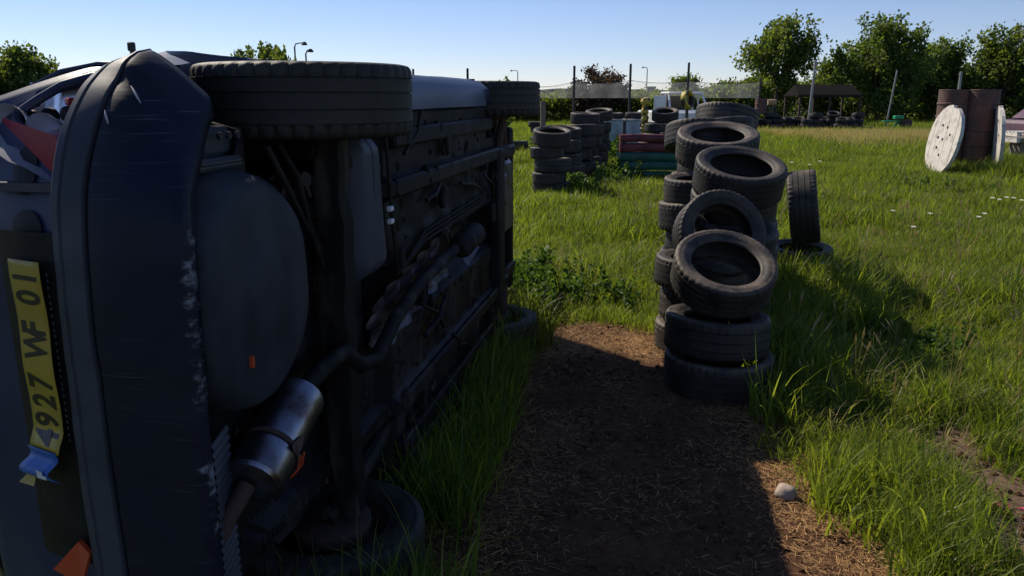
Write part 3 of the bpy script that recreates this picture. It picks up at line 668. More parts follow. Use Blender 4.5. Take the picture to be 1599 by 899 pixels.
b = MB(); b.tube([c3(-.32, -.05, .215), c3(-.2, -.03, .21), c3(-.06, -.02, .20), c3(.05, -.10, .19), c3(.2, -.13, .19), c3(.42, -.04, .19), c3(.75, .02, .19), c3(1.1, .03, .2), c3(1.5, .05, .2), c3(1.75, .07, .2)], .027, 14); P('exhaust_pipe', b, 'grime')
b = MB(); b.tube([c3(1.35, .04, .19), c3(1.40, .045, .185), c3(1.68, .06, .185), c3(1.73, .06, .19)], [.03, .06, .06, .03], 18); P('silencer', b, 'grime')
b = MB(); b.grid(lambda u, v: c3(.3+.95*u+.03*math.sin(v*20), -.16+.22*v+.10*u, .215+.03*math.sin(v*PI*1.0)+.010*math.sin(u*31+v*4)), 40, 12); P('heat_shield', b, 'alu', smooth=50)
b = MB(); b.grid(lambda u, v: c3(1.48+.25*u, -.07+.10*v+.05*u, .17+.03*math.sin(v*PI)), 6, 6); P('bracket_plate', b, 'alu')
b = MB(); b.grid(lambda u, v: c3(-.745+.12*u, -.02-.42*v, .235+.003*math.sin(v*120)+.03*u), 5, 160); P('ribbed_shield', b, 'plastic_grey')
# rear axle
b = MB()
prof = [(-.045, .205), (-.04, .19), (.04, .19), (.05, .205), (.05, .265), (.035, .265), (.03, .215), (-.03, .215), (-.03, .265), (-.045, .265)]
nb = 24
for i in range(nb+1):
    s = -.60+1.22*i/nb
    for (df, h) in prof: b.v.append(tuple(c3(df+.0+.01*math.sin(i*.8), s, h+.004*math.sin(i*1.9))))
L = len(prof)
for i in range(nb):
    for j in range(L): b.f.append((i*L+j, i*L+(j+1) % L, (i+1)*L+(j+1) % L, (i+1)*L+j)); b.m.append(0)
P('axle_beam', b, 'grime')
for s in (1, -1):
    b = MB(); b.tube([c3(.48, s*.50, .27), c3(.25, s*.52, .25), c3(0, s*.58, .27), c3(-.06, s*.60, .29)], [.03, .035, .04, .035], 10); P('trailing_arm', b, 'black')
    b = MB(); b.tube([c3(-.14+.062*math.cos(a), s*.46+.062*math.sin(a), .27+.03*a/PI) for a in [k*PI/9 for k in range(72)]], .0065, 6); P('coil_spring', b, 'rust_dk')
    b = MB(); b.tube([c3(-.16, s*.52, .24), c3(-.10, s*.50, .42), c3(-.06, s*.49, .60)], [.022, .028, .028], 10); P('shock_absorber', b, 'black')
    b = MB(); b.lathe([(0, -.02), (.13, -.02), (.135, 0), (.135, .03), (.06, .04), (.0, .04)], 24, Matrix.Translation(c3(0, s*.66, .30)) @ Matrix.Rotation(-s*PI/2, 4, 'X')); P('brake_drum', b, 'rust_dk')
# springs seen left of the beam: a second hose bundle
b = MB()
for k in range(2): b.tube([c3(-.30+.07*k, .62, .28), c3(-.25+.06*k, .50+.03*k, .25), c3(-.17+.03*k, .40, .25), c3(-.07, .30-.05*k, .245)], .009, 8)
P('brake_hose', b, 'black')
# fuel tank
b = MB(); q = []
def tank(u, v):
    f = .13+.27*u; s = .13+.51*v; e = min(u, 1-u)*2; g = min(v, 1-v)*2
    f += (.06*(1-v)**2-.03)*(1 if u > .5 else 0)*1.0 - .03*((2*v-1)**6)*(2*u-1)
    return c3(f, s, .27-.075*min(1, (e*3.0))**.5*min(1, (g*4))**.5)
b.grid(tank, 20, 26); P('fuel_tank', b, 'tank', smooth=60)
for k in range(2):
    b = MB(); b.box(c3(.415, .36-.045*k, .195), (.03, .018, .02), bev=.003); P('pipe_clip', b, 'plate_w', label='small white plastic pipe clip')
b = MB()
for k in range(3): b.tube([c3(.45, .62, .215), c3(.46, .3+.02*k, .205), c3(.52+.02*k, .1, .21), c3(.9, .16+.02*k, .215), c3(2.1, .18+.02*k, .215)], .006, 6)
P('fuel_line', b, 'black')
# floor stiffeners
for s, f0, f1 in ((.60, .5, 2.2), (-.60, .5, 2.2), (.42, .5, 2.5), (-.42, .5, 2.5)):
    b = MB(); b.box(c3((f0+f1)/2, s, .215), (f1-f0, .07, .045), bev=.01); P('chassis_rail', b, 'under')
# small brackets, clamps and bolt heads that clutter the floor
rb = random.Random(4)
for k in range(34):
    f, s_ = rb.uniform(.45, 2.4), rb.uniform(-.62, .62); b = MB()
    if k % 3 == 0: b.box(c3(f, s_, .205), (rb.uniform(.03, .10), rb.uniform(.02, .12), .03), Matrix.Rotation(rb.uniform(-.6, .6), 3, 'Z'), bev=.006); P('bracket', b, 'grime')
    elif k % 3 == 1: b.lathe([(0, -.016), (.016, -.014), (.018, 0), (.03, .004), (.03, .02)], 10, Matrix.Translation(c3(f, s_, .205))); P('floor_plug', b, 'grime')
    else:
        a = rb.uniform(-.7, .7); L_ = rb.uniform(.15, .45); b.tube([c3(f, s_, .205), c3(f+L_*.5*math.cos(a), s_+L_*.5*math.sin(a), .19), c3(f+L_*math.cos(a), s_+L_*math.sin(a)*1.3, .21)], rb.uniform(.006, .014), 7); P('hose', b, 'under')
b = MB()        # caked mud and flaking underseal on the floor
for k in range(320):
    f, s_ = rb.uniform(-.55, 2.9), rb.uniform(-.64, .64); r_ = rb.uniform(.004, .016)*(1.5 if rb.random() < .1 else 1); hh = floor((f+.66)/3.75, (s_+.7)/1.4); hh.z -= .004
    if f < -.15 and s_ > -.1: continue
    vs = [hh+c3(0, 0, -r_*.6)]+[hh+c3(r_*math.cos(a)*rb.uniform(.5, 1.5), r_*math.sin(a)*rb.uniform(.6, 2.2), .002) for a in [2*PI*q/6 for q in range(6)]]
    b.add(vs, [(0, 1+q, 1+(q+1) % 6) for q in range(6)])
o = P('caked_mud', b, 'mud'); o['kind'] = 'stuff'
# front end: subframe, engine, arms
b = MB(); b.box(c3(2.45, 0, .22), (.16, .9, .07), bev=.015); b.box(c3(2.75, .40, .26), (.7, .08, .08), bev=.015); b.box(c3(2.75, -.40, .26), (.7, .08, .08), bev=.015); b.box(c3(3.06, 0, .28), (.08, 1.1, .09), bev=.015); P('subframe', b, 'black')
b = MB(); b.box(c3(2.78, .12, .34), (.38, .5, .26), bev=.04); b.box(c3(2.72, -.25, .36), (.32, .3, .22), bev=.05); P('engine_block', b, 'alu')
b = MB(); b.lathe([(0, 0), (.09, 0), (.11, .02), (.11, .06), (.08, .10), (0, .11)], 22, Matrix.Translation(c3(2.62, .18, .19))); P('gearbox_cover', b, 'alu')
b = MB(); b.tube([c3(2.6, -.6, .30), c3(2.6, .6, .30)], .016, 10); P('driveshaft', b, 'black')
for s in (1, -1):
    b = MB(); b.tube([c3(2.42, s*.35, .22), c3(2.52, s*.5, .22), c3(2.6, s*.63, .21)], [.03, .028, .022], 10); b.tube([c3(2.78, s*.36, .23), c3(2.68, s*.5, .22), c3(2.6, s*.63, .21)], [.02, .02, .02], 8); P('control_arm', b, 'rust_dk')
    b = MB(); b.lathe([(0, 0), (.13, 0), (.13, .022), (.05, .03), (.05, .08), (0, .08)], 24, Matrix.Translation(c3(2.6, s*.64, .30)) @ Matrix.Rotation(-s*PI/2, 4, 'X')); P('brake_disc', b, 'rust_dk')
b = MB(); b.grid(lambda u, v: c3(3.02+.36*math.sin(v*PI/2)-.16*(abs(2*u-1)**3), -.72+1.44*u, .35+.25*v*v), 20, 8); P('front_bumper', b, 'navy'); 
b = MB(); b.box(c3(2.98, 0, .315), (.26, 1.24, .02), bev=.006); P('engine_tray', b, 'black2')
# wheels
wt = tyre_mesh('tyre', .314, .19, .20, style=0, mat='tyre_clean', seg=168, cd=.0085)
for f, s in ((0, 1), (0, -1), (WB, 1), (WB, -1)):
    wh = bpy.data.objects.new('wheel', None); C.objects.link(wh); wh.parent = car; wh.location = c3(f, s*.735, .30); wh.rotation_euler = (PI/2, 0, 0) if s > 0 else (-PI/2, 0, 0)
    o = link('car_tyre', wt, wh); o.name = 'tyre'
    b = MB(); b.lathe([(.195, -.085), (.20, -.075), (.185, -.06), (.165, -.02), (.165, .05), (.185, .075), (.20, .085), (.195, .09), (.182, .08), (.16, .055), (.15, .045), (.10, .055), (.05, .075), (.0, .075)], 40)
    b.lathe([(.0, -.0), (.165, -.0)], 40)
    o = b.build('rim', 'rust_dk', wh)
# weeds hold: none. -------------------------------------------------

# ================================================================ MID-GROUND THINGS
# painted barrier
Yb = 15.4; x0 = at(967, 240, Yb).x
t = empty('painted_barrier', (x0+.72, Yb, 0), 'low barrier of stacked beams painted dark red above and green below', 'barrier')
for k, (m_, z) in enumerate((('green', .12), ('green', .31), ('green', .485), ('red', .66), ('red', .835))):
    b = MB(); n = 12
    hh = .085 if k != 4 else .075
    for i in range(17):
        x = -.72+1.44*i/16
        for j in range(n):
            a = 2*PI*j/n; ca, sa = math.cos(a), math.sin(a); b.v.append((x, .10*math.copysign(abs(ca)**.35, ca)+.006*math.sin(i*1.3+k), z+hh*math.copysign(abs(sa)**.35, sa)+.004*math.sin(i*.9+k)))
    for i in range(16):
        for j in range(n): b.f.append((i*n+j, i*n+(j+1) % n, (i+1)*n+(j+1) % n, (i+1)*n+j)); b.m.append(0)
    b.f += [tuple(range(n-1, -1, -1)), tuple(16*n+j for j in range(n))]; b.m += [0, 0]
    P('beam', b, m_, t, 50, label='dark red beam' if m_ == 'red' else 'dark green beam')
b = MB(); b.tube([(-.62, .14, 0), (-.62, .14, 1.15)], .035, 8); b.build('post', 'post', t)
# pale blue box
Yx = 21; x0 = at(974, 200, Yx).x
t = empty('steel_cabinet', (x0, Yx, 0), 'pale blue weathered steel box standing between tyre piles', 'metal box')
b = MB(); b.box((0, 0, .52), (1.02, .6, 1.0), bev=.02); b.build('body', 'pale_blue', t)
for k in range(5): b = MB(); b.box((-.40+.2*k, -.308, .5), (.025, .02, .85), bev=.004); b.build('rib', 'pale_blue', t)
b = MB(); b.box((0, 0, 1.035), (1.07, .65, .03), bev=.005); b.build('lid', 'white', t)
# carved post wound with yellow and black
p0 = at(1005, 220, 19)
t = empty('striped_post', (p0.x, 19, 0), 'knobbly post painted yellow and black with a round top', 'post')
b = MB(); b.tube([(0, 0, z) for z in np.linspace(0, 1.42, 24)], [.07+.025*math.sin(i*1.9)+.015*random.random() for i in range(24)], 12); b.build('shaft', 'yellow', t)
b = MB(); b.lathe([(0, -.1), (.09, -.08), (.13, 0), (.10, .07), (0, .1)], 16, Matrix.Translation((0.02, 0, 1.5))); b.build('knob', 'yellow', t)
b = MB()
b.tube([(.09*math.cos(a), .09*math.sin(a), .1+a*.055) for a in [k*.5 for k in range(44)]], .016, 6); b.build('rope', 'black', t)
# pickup
Yp = 31; xp = at(1078, 170, Yp).x
t = empty('pickup_truck', (xp, Yp, 0), 'old white pickup cab facing the camera behind the central tyre row', 'pickup truck', rz=R(8))
b = MB(); b.box((0, 0, .85), (1.62, 1.2, .5), bev=.09); b.box((0, 3.0, .8), (1.6, 2.6, .5), bev=.05); b.build('body', 'white_car', t)
b = MB(); 
for s in (-1, 1):
    b.tube([(s*.78, .1, 1.08), (s*.66, .62, 1.72)], .045, 8); b.tube([(s*.72, 1.7, 1.08), (s*.66, 1.5, 1.72)], .05, 8); b.tube([(s*.71, 1.0, 1.08), (s*.66, 1.05, 1.72)], .04, 8)
b.tube([(-.78, .1, 1.09), (.78, .1, 1.09)], .04, 8); b.build('window_frame', 'white_car', t)
b = MB(); b.box((0, 1.05, 1.75), (1.44, 1.05, .12), bev=.05); b.build('roof', 'white_car', t)
b = MB(); b.box((0, 1.5, 1.4), (1.2, .03, .5)); b.build('rear_window', 'glass', t)
for s in (-1, 1): b = MB(); b.lathe([(0, -.03), (.09, -.02), (.1, 0)], 16, Matrix.Translation((s*.58, -.6, .85)) @ Matrix.Rotation(PI/2, 4, 'X')); b.build('headlight', 'silver', t)
b = MB(); b.box((-1.05, .5, 1.35), (.5, .04, .62), bev=.015); b.build('door', 'white_car', t, ).rotation_euler = (0, 0, 0)
for s in (-1, 1):
    for y in (-.1, 3.2):
        o = link('wheel', TYL[0], t, (s*.72, y, .30), (0, PI/2, 0))
b = MB(); b.box((0, -.64, .55), (1.7, .1, .16), bev=.03); b.build('bumper', 'galv', t)
o = tyre(at(1074, 156, 24), (R(80), 0, R(48)), 'yellow and black painted tyre propped upright in front of the white pickup', 0, True, sc=.95)
o.data = TYL[0].copy(); o.data.materials[0] = M['yellow_patch']
b = MB(); pz = at(1074, 156, 24); b.tube([(0, 0, 0), (0, 0, pz.z-.2)], .05, 8); o = b.build('support_post', 'post'); o.location = (pz.x, 24.05, 0); tag(o, 'dark stake holding up the yellow and black tyre', 'stake')
# drums
def drum(loc, label, Rr=.29, Hh=.88, rz=0, group='rusty oil drums', tilt=(0, 0)):
    t = empty('oil_drum', loc, label, 'oil drum', group); t.rotation_euler = (tilt[0], tilt[1], rz)
    pr = [(0, .02), (Rr-.02, .02), (Rr, 0), (Rr+.006, .015), (Rr, .03)]
    for i in range(1, 60):
        z = .03+(Hh-.06)*i/60; u = i/60; r = Rr
        if abs(u-.333) < .018 or abs(u-.667) < .018: r += .016
        elif .06 < u < .28 or .72 < u < .94: r += .004*math.sin(u*130)
        pr.append((r, z))
    pr += [(Rr, Hh-.03), (Rr+.006, Hh-.015), (Rr, Hh), (Rr-.012, Hh)]
    b = MB(); b.lathe(pr, 36); b.build('shell', 'rust', t)
    b = MB(); b.lathe([(Rr-.012, Hh-.001), (Rr-.02, Hh-.02), (0, Hh-.022)], 36); b.build('lid', 'rust_dk', t)
    return t
Yd = 18.0
for px, lb, dy in ((1529, 'front right', 0), (1484, 'rear left', .25)):
    x = at(px, 200, Yd+dy).x
    drum((x, Yd+dy, -.02), f'lower rusty drum of the {lb} column, half hidden in grass', .32, .88)
    drum((x+random.uniform(-.02, .02), Yd+dy, .865), f'upper rusty ribbed drum of the {lb} column', .325, .90, 1)
drum((at(1188, 170, 37.6).x, 37.6, .83), 'rusty drum standing on the far tyre row beside the small pale barrel', .27, .72)
drum((at(1415, 188, 38.5).x, 38.5, 0), 'small rusty drum on the grass right of the green frame', .27, .55)
# small barrel on a stand
pb = at(1205, 160, 38.2); t = empty('keg', (pb.x, 38.2, 0), 'small pale keg lying on a thin stand above the far tyre row', 'keg')
b = MB(); b.lathe([(0, -.2), (.13, -.2), (.15, 0), (.13, .2), (0, .2)], 18, Matrix.Translation((0, 0, pb.z)) @ Matrix.Rotation(PI/2, 4, 'Y')); b.build('barrel', 'woodpale', t)
for s in (-1, 1): b = MB(); b.tube([(s*.12+.05, 0, 0), (s*.06, 0, pb.z-.12)], .03, 6); b.build('leg', 'post', t)
# green frame
pg = at(1398, 192, 38.6); t = empty('green_trolley', (pg.x, 38.6, 0), 'bright green steel frame beside the small rusty drum', 'metal frame')
b = MB(); b.box((.12, 0, .66), (.42, .3, .16), bev=.02); b.build('box', 'green_b', t)
b = MB(); b.box((-.2, 0, .48), (.85, .25, .06), bev=.01); b.build('bench', 'green_b', t)
b = MB(); b.tube([(.2, 0, .5), (-.25, 0, 0)], .05, 6); b.tube([(.22, 0, .5), (.25, 0, 0)], .05, 6); b.build('leg', 'green_b', t)
# painted planked discs
def disc(px, py, Y, Rr, rz, lean, label, mat='white'):
    p = at(px, py, Y); t = empty('cable_drum_flange', (p.x, Y, Rr*.97), label, 'wooden disc', 'white painted wooden discs', 0)
    t.rotation_euler = (Matrix.Rotation(lean, 3, 'Y') @ Matrix.Rotation(rz, 3, 'Z')).to_euler()
    n = 7; wv = 2*Rr/n
    for i in range(n):
        xa, xb = -Rr+i*wv+.004, -Rr+(i+1)*wv-.004; b = MB(); xsn = np.linspace(xa, xb, 6); vs = []; jz = random.uniform(.86, 1.0)
        for yy in (-.035, .035):
            for x in xsn:
                hz = math.sqrt(max(.0, Rr*Rr*1.02-x*x)); vs += [(x, yy, -hz), (x, yy, hz*jz)]
        fs = []
        m = len(xsn)
        for i2 in range(m-1):
            a = i2*2; fs += [(a, a+2, a+3, a+1), (2*m+a, 2*m+a+1, 2*m+a+3, 2*m+a+2), (a, 2*m+a, 2*m+a+2, a+2), (a+1, a+3, 2*m+a+3, 2*m+a+1)]
        fs += [(0, 1, 2*m+1, 2*m), (2*m-2, 4*m-2, 4*m-1, 2*m-1)]
        off = random.uniform(-.006, .006); b.add([(v[0], v[1]+off, v[2]) for v in vs], fs); b.build('plank', mat, t, None)
    for k in range(7):
        a = 2*PI*k/7+.3; r = Rr*random.uniform(.3, .6) if k < 6 else 0
        b = MB(); b.lathe([(0, -.002), (.03, 0)], 12, Matrix.Translation((r*math.cos(a), -.046, r*math.sin(a))) @ Matrix.Rotation(PI/2, 4, 'X')); b.build('bolt_hole', 'ink', t)
    return t
disc(1476, 206, 16.8, .76, R(-97), R(9), 'white planked disc with bolt holes leaning left of the rusty drums')
disc(1560, 203, 17.4, .73, R(-113), R(-3), 'white planked disc seen nearly edge-on right of the rusty drums')
# purple car wreck & pallets on the right edge
xw = at(1612, 200, 27).x
t = empty('purple_car', (xw+1.2, 27, 0), 'faded purple car wreck at the right edge behind the white pallets', 'car', rz=R(4))
b = MB(); 
sec = [(-2.0, .35, .75), (-1.9, .3, .85), (-1.0, .28, .92), (1.0, .28, .92), (1.9, .3, .85), (2.0, .35, .7)]
for x, z0, z1 in sec:
    for (y, z) in ((-.78, z0), (-.84, (z0+z1)/2), (-.78, z1), (.78, z1), (.84, (z0+z1)/2), (.78, z0)): b.v.append((x, y, z))
for i in range(5):
    for j in range(6): b.f.append((i*6+j, i*6+(j+1) % 6, (i+1)*6+(j+1) % 6, (i+1)*6+j)); b.m.append(0)
b.f += [(5, 4, 3, 2, 1, 0), tuple(range(30, 36))]; b.m += [0, 0]; b.build('body', 'purple', t)
b = MB(); sec = [(-1.6, .92, .92), (-1.1, .92, 1.30), (-.6, .92, 1.38), (.5, .92, 1.38), (1.2, .92, .93)]
for x, z0, z1 in sec:
    for (y, z) in ((-.74, z0), (-.60, z1), (.60, z1), (.74, z0)): b.v.append((x, y, z))
for i in range(4):
    for j in range(4): b.f.append((i*4+j, i*4+(j+1) % 4, (i+1)*4+(j+1) % 4, (i+1)*4+j)); b.m.append(0)
b.build('cabin', 'purple', t)
for x in (-.75, .15): b = MB(); b.add([(x-.36, -.735, .97), (x+.36, -.735, .97), (x+.30, -.64, 1.29), (x-.26, -.64, 1.29)], [(0, 1, 2, 3)]); b.build('side_window', 'glass', t, None)
for x in (-1.3, 1.3):
    for y in (-.75, .75): link('wheel', TYL[0], t, (x, y, .3), (PI/2, 0, 0))
for k, (px, z, rz, lb) in enumerate(((1592, 0, .06, 'lower'), (1599, .15, -.1, 'upper'))):
    t = empty('pallet', (at(px+8, 215, 21).x, 21, .45+z), f'{lb} white weathered pallet stacked at the right edge of the field', 'pallet', 'white pallets', rz)
    for q in range(5): b = MB(); b.box((-.0, -.4+.2*q, .12), (1.1, .13, .022)); b.build('plank', 'white', t, None)
    for q in (-.5, 0, .5): b = MB(); b.box((q, 0, .06), (.09, .95, .09)); b.build('bearer', 'white', t, None)
for k, px in enumerate((1588, 1612)): b = MB(); b.box((0, 0, .225), (.3, .5, .45), bev=.01); o = b.build('timber_block', 'wood'); o.location = (at(px+8, 215, 21).x, 21, 0); tag(o, ('left' if k == 0 else 'right')+' grey timber block carrying the white pallets', 'wooden block')
# shelter
xsn = at(1283, 160, 43).x
t = empty('shelter', (xsn, 43, 0), 'open shelter with a dark pitched roof in front of the trees', 'shelter')
b = MB(); W_, D_ = 3.3, 2.4
b.add([(-W_/2, -D_/2, 1.68), (W_/2, -D_/2, 1.68), (W_/2-.15, 0, 2.25), (-W_/2+.15, 0, 2.25), (-W_/2, D_/2, 1.68), (W_/2, D_/2, 1.68)], [(0, 1, 2, 3), (3, 2, 5, 4), (0, 3, 4), (1, 5, 2)]); o = b.build('roof', 'roofing', t, None); sm = o.modifiers.new('thickness', 'SOLIDIFY'); sm.thickness = .06
for x in (-1.55, 0, 1.55):
    for y in (-1.1, 1.1): b = MB(); b.box((x, y, .84), (.1, .1, 1.68)); b.build('post', 'rust_dk', t, None)
b = MB(); b.box((0, -1.19, 1.66), (3.34, .04, .12)); b.build('fascia', 'black', t, None)
# poles, lamps, netting
def pole(px, pytop, Y, r, mat, label, lean=0, cat='pole', group=None, name='pole'):
    p = at(px, pytop, Y); b = MB(); b.tube([(lean, 0, 0), (0, 0, p.z)], [r*1.1, r], 8); o = b.build(name, mat); o.location = (p.x, Y, 0); return tag(o, label, cat, group)
G2 = 'posts of the tall field netting'
pole(897, 103, 45, .065, 'post', 'dark netting post just left of the reddish bush', 0, 'post', G2, 'net_post')
pole(985, 100, 45, .065, 'post', 'dark netting post between the reddish bush and the white pickup', 0, 'post', G2, 'net_post')
pole(1076, 98, 45, .065, 'post', 'dark netting post rising above the white pickup', 0, 'post', G2, 'net_post')
pole(730, 107, 45, .065, 'post', 'dark netting post rising behind the front wheel of the wreck', 0, 'post', G2, 'net_post')
pole(645, 108, 45, .06, 'post', 'netting post tip just above the rear wheel of the wreck', 0, 'post', G2, 'net_post')
pole(1188, 122, 45, .06, 'post', 'dark netting post in front of the small open tree', 0, 'post', G2, 'net_post')
pole(1274, 94, 39, .06, 'galv', 'pale leaning pole in front of the shelter', -.12, 'pole', G2, 'net_post')
pole(1401, 110, 41, .04, 'galv', 'thin pale leaning pole beside the green frame', -.28, 'pole', G2, 'net_post')
pole(1501, 112, 41, .07, 'galv', 'pale square-looking pole behind the rusty drums', 0, 'pole', G2, 'net_post')
pole(848, 158, 30, .10, 'wood', 'short thick wooden post behind the left tyre row', 0, 'post', None, 'wooden_post')
t = empty('camera_post', (at(206, 80, 30).x, 30, 0), 'dark post topped by a small box above the wrecked car', 'post')
p = at(206, 80, 30); b = MB(); b.tube([(0, 0, 0), (0, 0, p.z)], .08, 8); b.build('pole', 'post', t); b = MB(); b.box((0, 0, p.z+.15), (.24, .2, .32), bev=.03); b.build('box', 'post', t)
def street_lamp(px, pytop, Y, label, arm=.5, r=.07, mat='post', side=1):
    p = at(px, pytop, Y); t = empty('street_lamp', (p.x, Y, 0), label, 'street lamp', 'street lamps beyond the field')
    b = MB(); b.tube([(0, 0, 0), (0, 0, p.z-.3), (side*.1, 0, p.z-.08), (side*arm, 0, p.z)], [r, r*.8, r*.6, r*.5], 8); b.build('pole', mat, t)
    b = MB(); b.lathe([(0, .12), (.10, .10), (.22, -.05), (.20, -.12), (0, -.12)], 14, Matrix.Translation((side*(arm+.15), 0, p.z-.05))); b.build('lamp_head', mat, t)
street_lamp(459.5, 67, 58, 'taller curved street lamp behind the wreck, the left of two', .55)
street_lamp(477, 78, 58, 'shorter curved street lamp behind the wreck, the right of two', .2)
street_lamp(808.5, 110, 130, 'thin distant street lamp above the front wheel of the wreck', .9, .09, 'galv', -1)
street_lamp(1011, 105, 130, 'thin distant street lamp between two netting posts', .6, .09, 'galv', -1)
for i, (xa, ya, xb, yb) in enumerate(((826, 138, 897, 131), (897, 131, 985, 129), (985, 129, 1076, 130), (1076, 130, 1188, 131))):
    a = at(xa, ya, 45.1); c = at(xb, yb, 45.1); t = empty('safety_net', ((a.x+c.x)/2, 45.1, 0), ['net panel left of the reddish bush', 'net panel hanging behind the reddish bush', 'net panel between two posts left of the white pickup', 'net panel right of the post above the white pickup'][i]+', thin and grey', 'net', 'grey netting along the field')
    cx = (a.x+c.x)/2; b = MB()
    b.grid(lambda u, v: Vector((a.x+(c.x-a.x)*u-cx, .05*math.sin(u*17), 1.55+(a.z+(c.z-a.z)*u-.12*math.sin(PI*u)-1.45)*v)), 20, 6); b.build('mesh_panel', 'net', t, 60)
    b = MB(); b.tube([Vector((a.x+(c.x-a.x)*u-cx, 0, a.z+(c.z-a.z)*u-.12*math.sin(PI*u)+.1)) for u in np.linspace(0, 1, 12)], .012, 5); b.build('head_rope', 'post', t)

# ================================================================ TREES AND BUSHES
def leaves(centres, per, spread, size, name, mat, up=.2):
    c = np.repeat(np.asarray(centres), per, axis=0); n = len(c)
    p = c+rng.normal(size=(n, 3))*spread
    d1 = rng.normal(size=(n, 3)); d1[:, 2] += up; d1 /= np.linalg.norm(d1, axis=1)[:, None]
    d2 = np.cross(d1, rng.normal(size=(n, 3))); d2 /= np.linalg.norm(d2, axis=1)[:, None]+1e-9
    sz = size*rng.uniform(.6, 1.35, (n, 1)); a = d1*sz; w_ = d2*sz*.38
    V = np.stack([p-a*.5, p+w_, p+a*.6, p-w_], 1).reshape(-1, 3); F = np.arange(n*4).reshape(-1, 4)
    V[:, 2] = np.maximum(V[:, 2], .02)
    return npmesh(name, V, F, mat)
def tree(name, label, cat, px, Y, ztop, width, zbase, lobes, mat, ncl=220, per=38, spread=.2, leaf=.17, trunk=.12, depth=None, sticks=0, group=None, seed=0, x=None):
    rs = np.random.default_rng(seed+11); rnd = random.Random(seed)
    X = at(px, 150, Y).x if x is None else x; t = empty(name, (X, Y, 0), label, cat, group)
    W = width/2; D = depth or W; Hc = (ztop-zbase)/2; zc = zbase+Hc; cs = []; L = []
    for k in range(lobes):
        a = rnd.uniform(0, 2*PI); r = rnd.uniform(.25, .68); L.append((W*r*math.cos(a), D*r*math.sin(a), zc+Hc*rnd.uniform(-.72, .62), W*rnd.uniform(.26, .45)))
    L.append((0, 0, zc+Hc*.55, W*.38))
    if lobes > 8:
        for sx in (-1, 1): L.append((sx*W*.68, 0, zc+Hc*rnd.uniform(-.4, .1), W*.32))
    for k in range(ncl):
        l = L[rnd.randrange(len(L))]; v = Vector((rnd.gauss(0, 1), rnd.gauss(0, 1), rnd.gauss(0, 1))).normalized()*(rnd.random()**.45)*l[3]
        z = l[2]+v.z*min(1, Hc/W*1.2)
        if z < zbase: z = zbase+rnd.random()*.3
        cs.append((l[0]+v.x, l[1]+v.y, z))
    for q in range(ncl//9):      # thin leafy shoots breaking the outline
        l = L[rnd.randrange(len(L))]; a = rnd.uniform(0, 6.28); o_ = l[3]*.8
        for u in range(5): k_ = .6+.16*u; cs.append((l[0]+math.cos(a)*o_*k_, l[1]+math.sin(a)*o_*k_*.6, l[2]+l[3]*(.5+.22*u)*rnd.uniform(.9, 1.1)))
    b = MB()
    if trunk:
        fork = zbase+.15*Hc; b.tube([(0, 0, 0), (.03, 0, fork*.5), (.05, 0, fork)], [trunk, trunk*.85, trunk*.7], 8)
        for l in L: 
            mid = Vector((l[0]*.4, l[1]*.4, (fork+l[2])/2)); b.tube([(.05, 0, fork*.95), mid, (l[0], l[1], l[2])], [trunk*.5, trunk*.32, trunk*.12], 6)
        for c in cs[::4]:
            l = min(L, key=lambda q: (q[0]-c[0])**2+(q[1]-c[1])**2+(q[2]-c[2])**2); b.tube([(l[0], l[1], l[2]), c], [trunk*.14, trunk*.05], 4)
        b.build('trunk', 'bark', t)
    link('crown', leaves(cs, per, spread, leaf, 'crown', mat, .3), t); return t
tree('walnut_tree', 'small open-crowned tree standing alone left of the shelter', 'tree', 1211, 52, 5.75, 5.3, 2.0, 15, 'leaf_a', 230, 22, .20, .20, .17, seed=3)
tree('leafy_tree', 'big dense bushy tree rising behind the right end of the shelter', 'tree', 1372, 50, 5.7, 5.8, .6, 24, 'leaf_b', 430, 26, .20, .20, .16, seed=5)
tree('leafy_tree', 'dark dense tree between the big bushy tree and the rusty drums', 'tree', 1470, 52, 4.7, 5.0, .4, 18, 'leaf_b', 440, 26, .22, .20, .14, seed=8)
tree('leafy_tree', 'pale loose-crowned tree at the right edge behind the drums', 'tree', 1562, 50, 5.5, 4.6, .8, 16, 'leaf_a', 280, 24, .2, .20, .16, seed=13)
tree('leafy_tree', 'dense dark tree cut by the right edge of the frame', 'tree', 1640, 49, 5.0, 5.0, .4, 16, 'leaf_b', 420, 34, .24, .20, .14, seed=14)
tree('shrub', 'light green shrub between the open tree and the big bushy tree', 'shrub', 1298, 55, 3.7, 3.2, .2, 10, 'leaf_a', 220, 30, .22, .18, .06, seed=21)
tree('leafy_tree', 'bushy green tree at the left edge behind the wreck', 'tree', 55, 34, 3.4, 2.9, .4, 15, 'leaf_a', 330, 34, .15, .15, .1, seed=17)
tree('leafy_tree', 'low round tree at the far left edge behind the wreck', 'tree', 8, 33, 2.85, 2.8, .3, 12, 'leaf_a', 220, 34, .15, .15, .1, seed=18)
tree('reddish_bush', 'dark reddish bush above the hedge beside a netting post', 'bush', 932, 48, 2.7, 3.6, .5, 14, 'leaf_d', 300, 30, .16, .15, .06, seed=23)
tree('hazel_bush', 'pale green bush behind the white pickup', 'bush', 1075, 50, 2.6, 2.2, .3, 8, 'leaf_a', 150, 30, .18, .15, .05, seed=24)
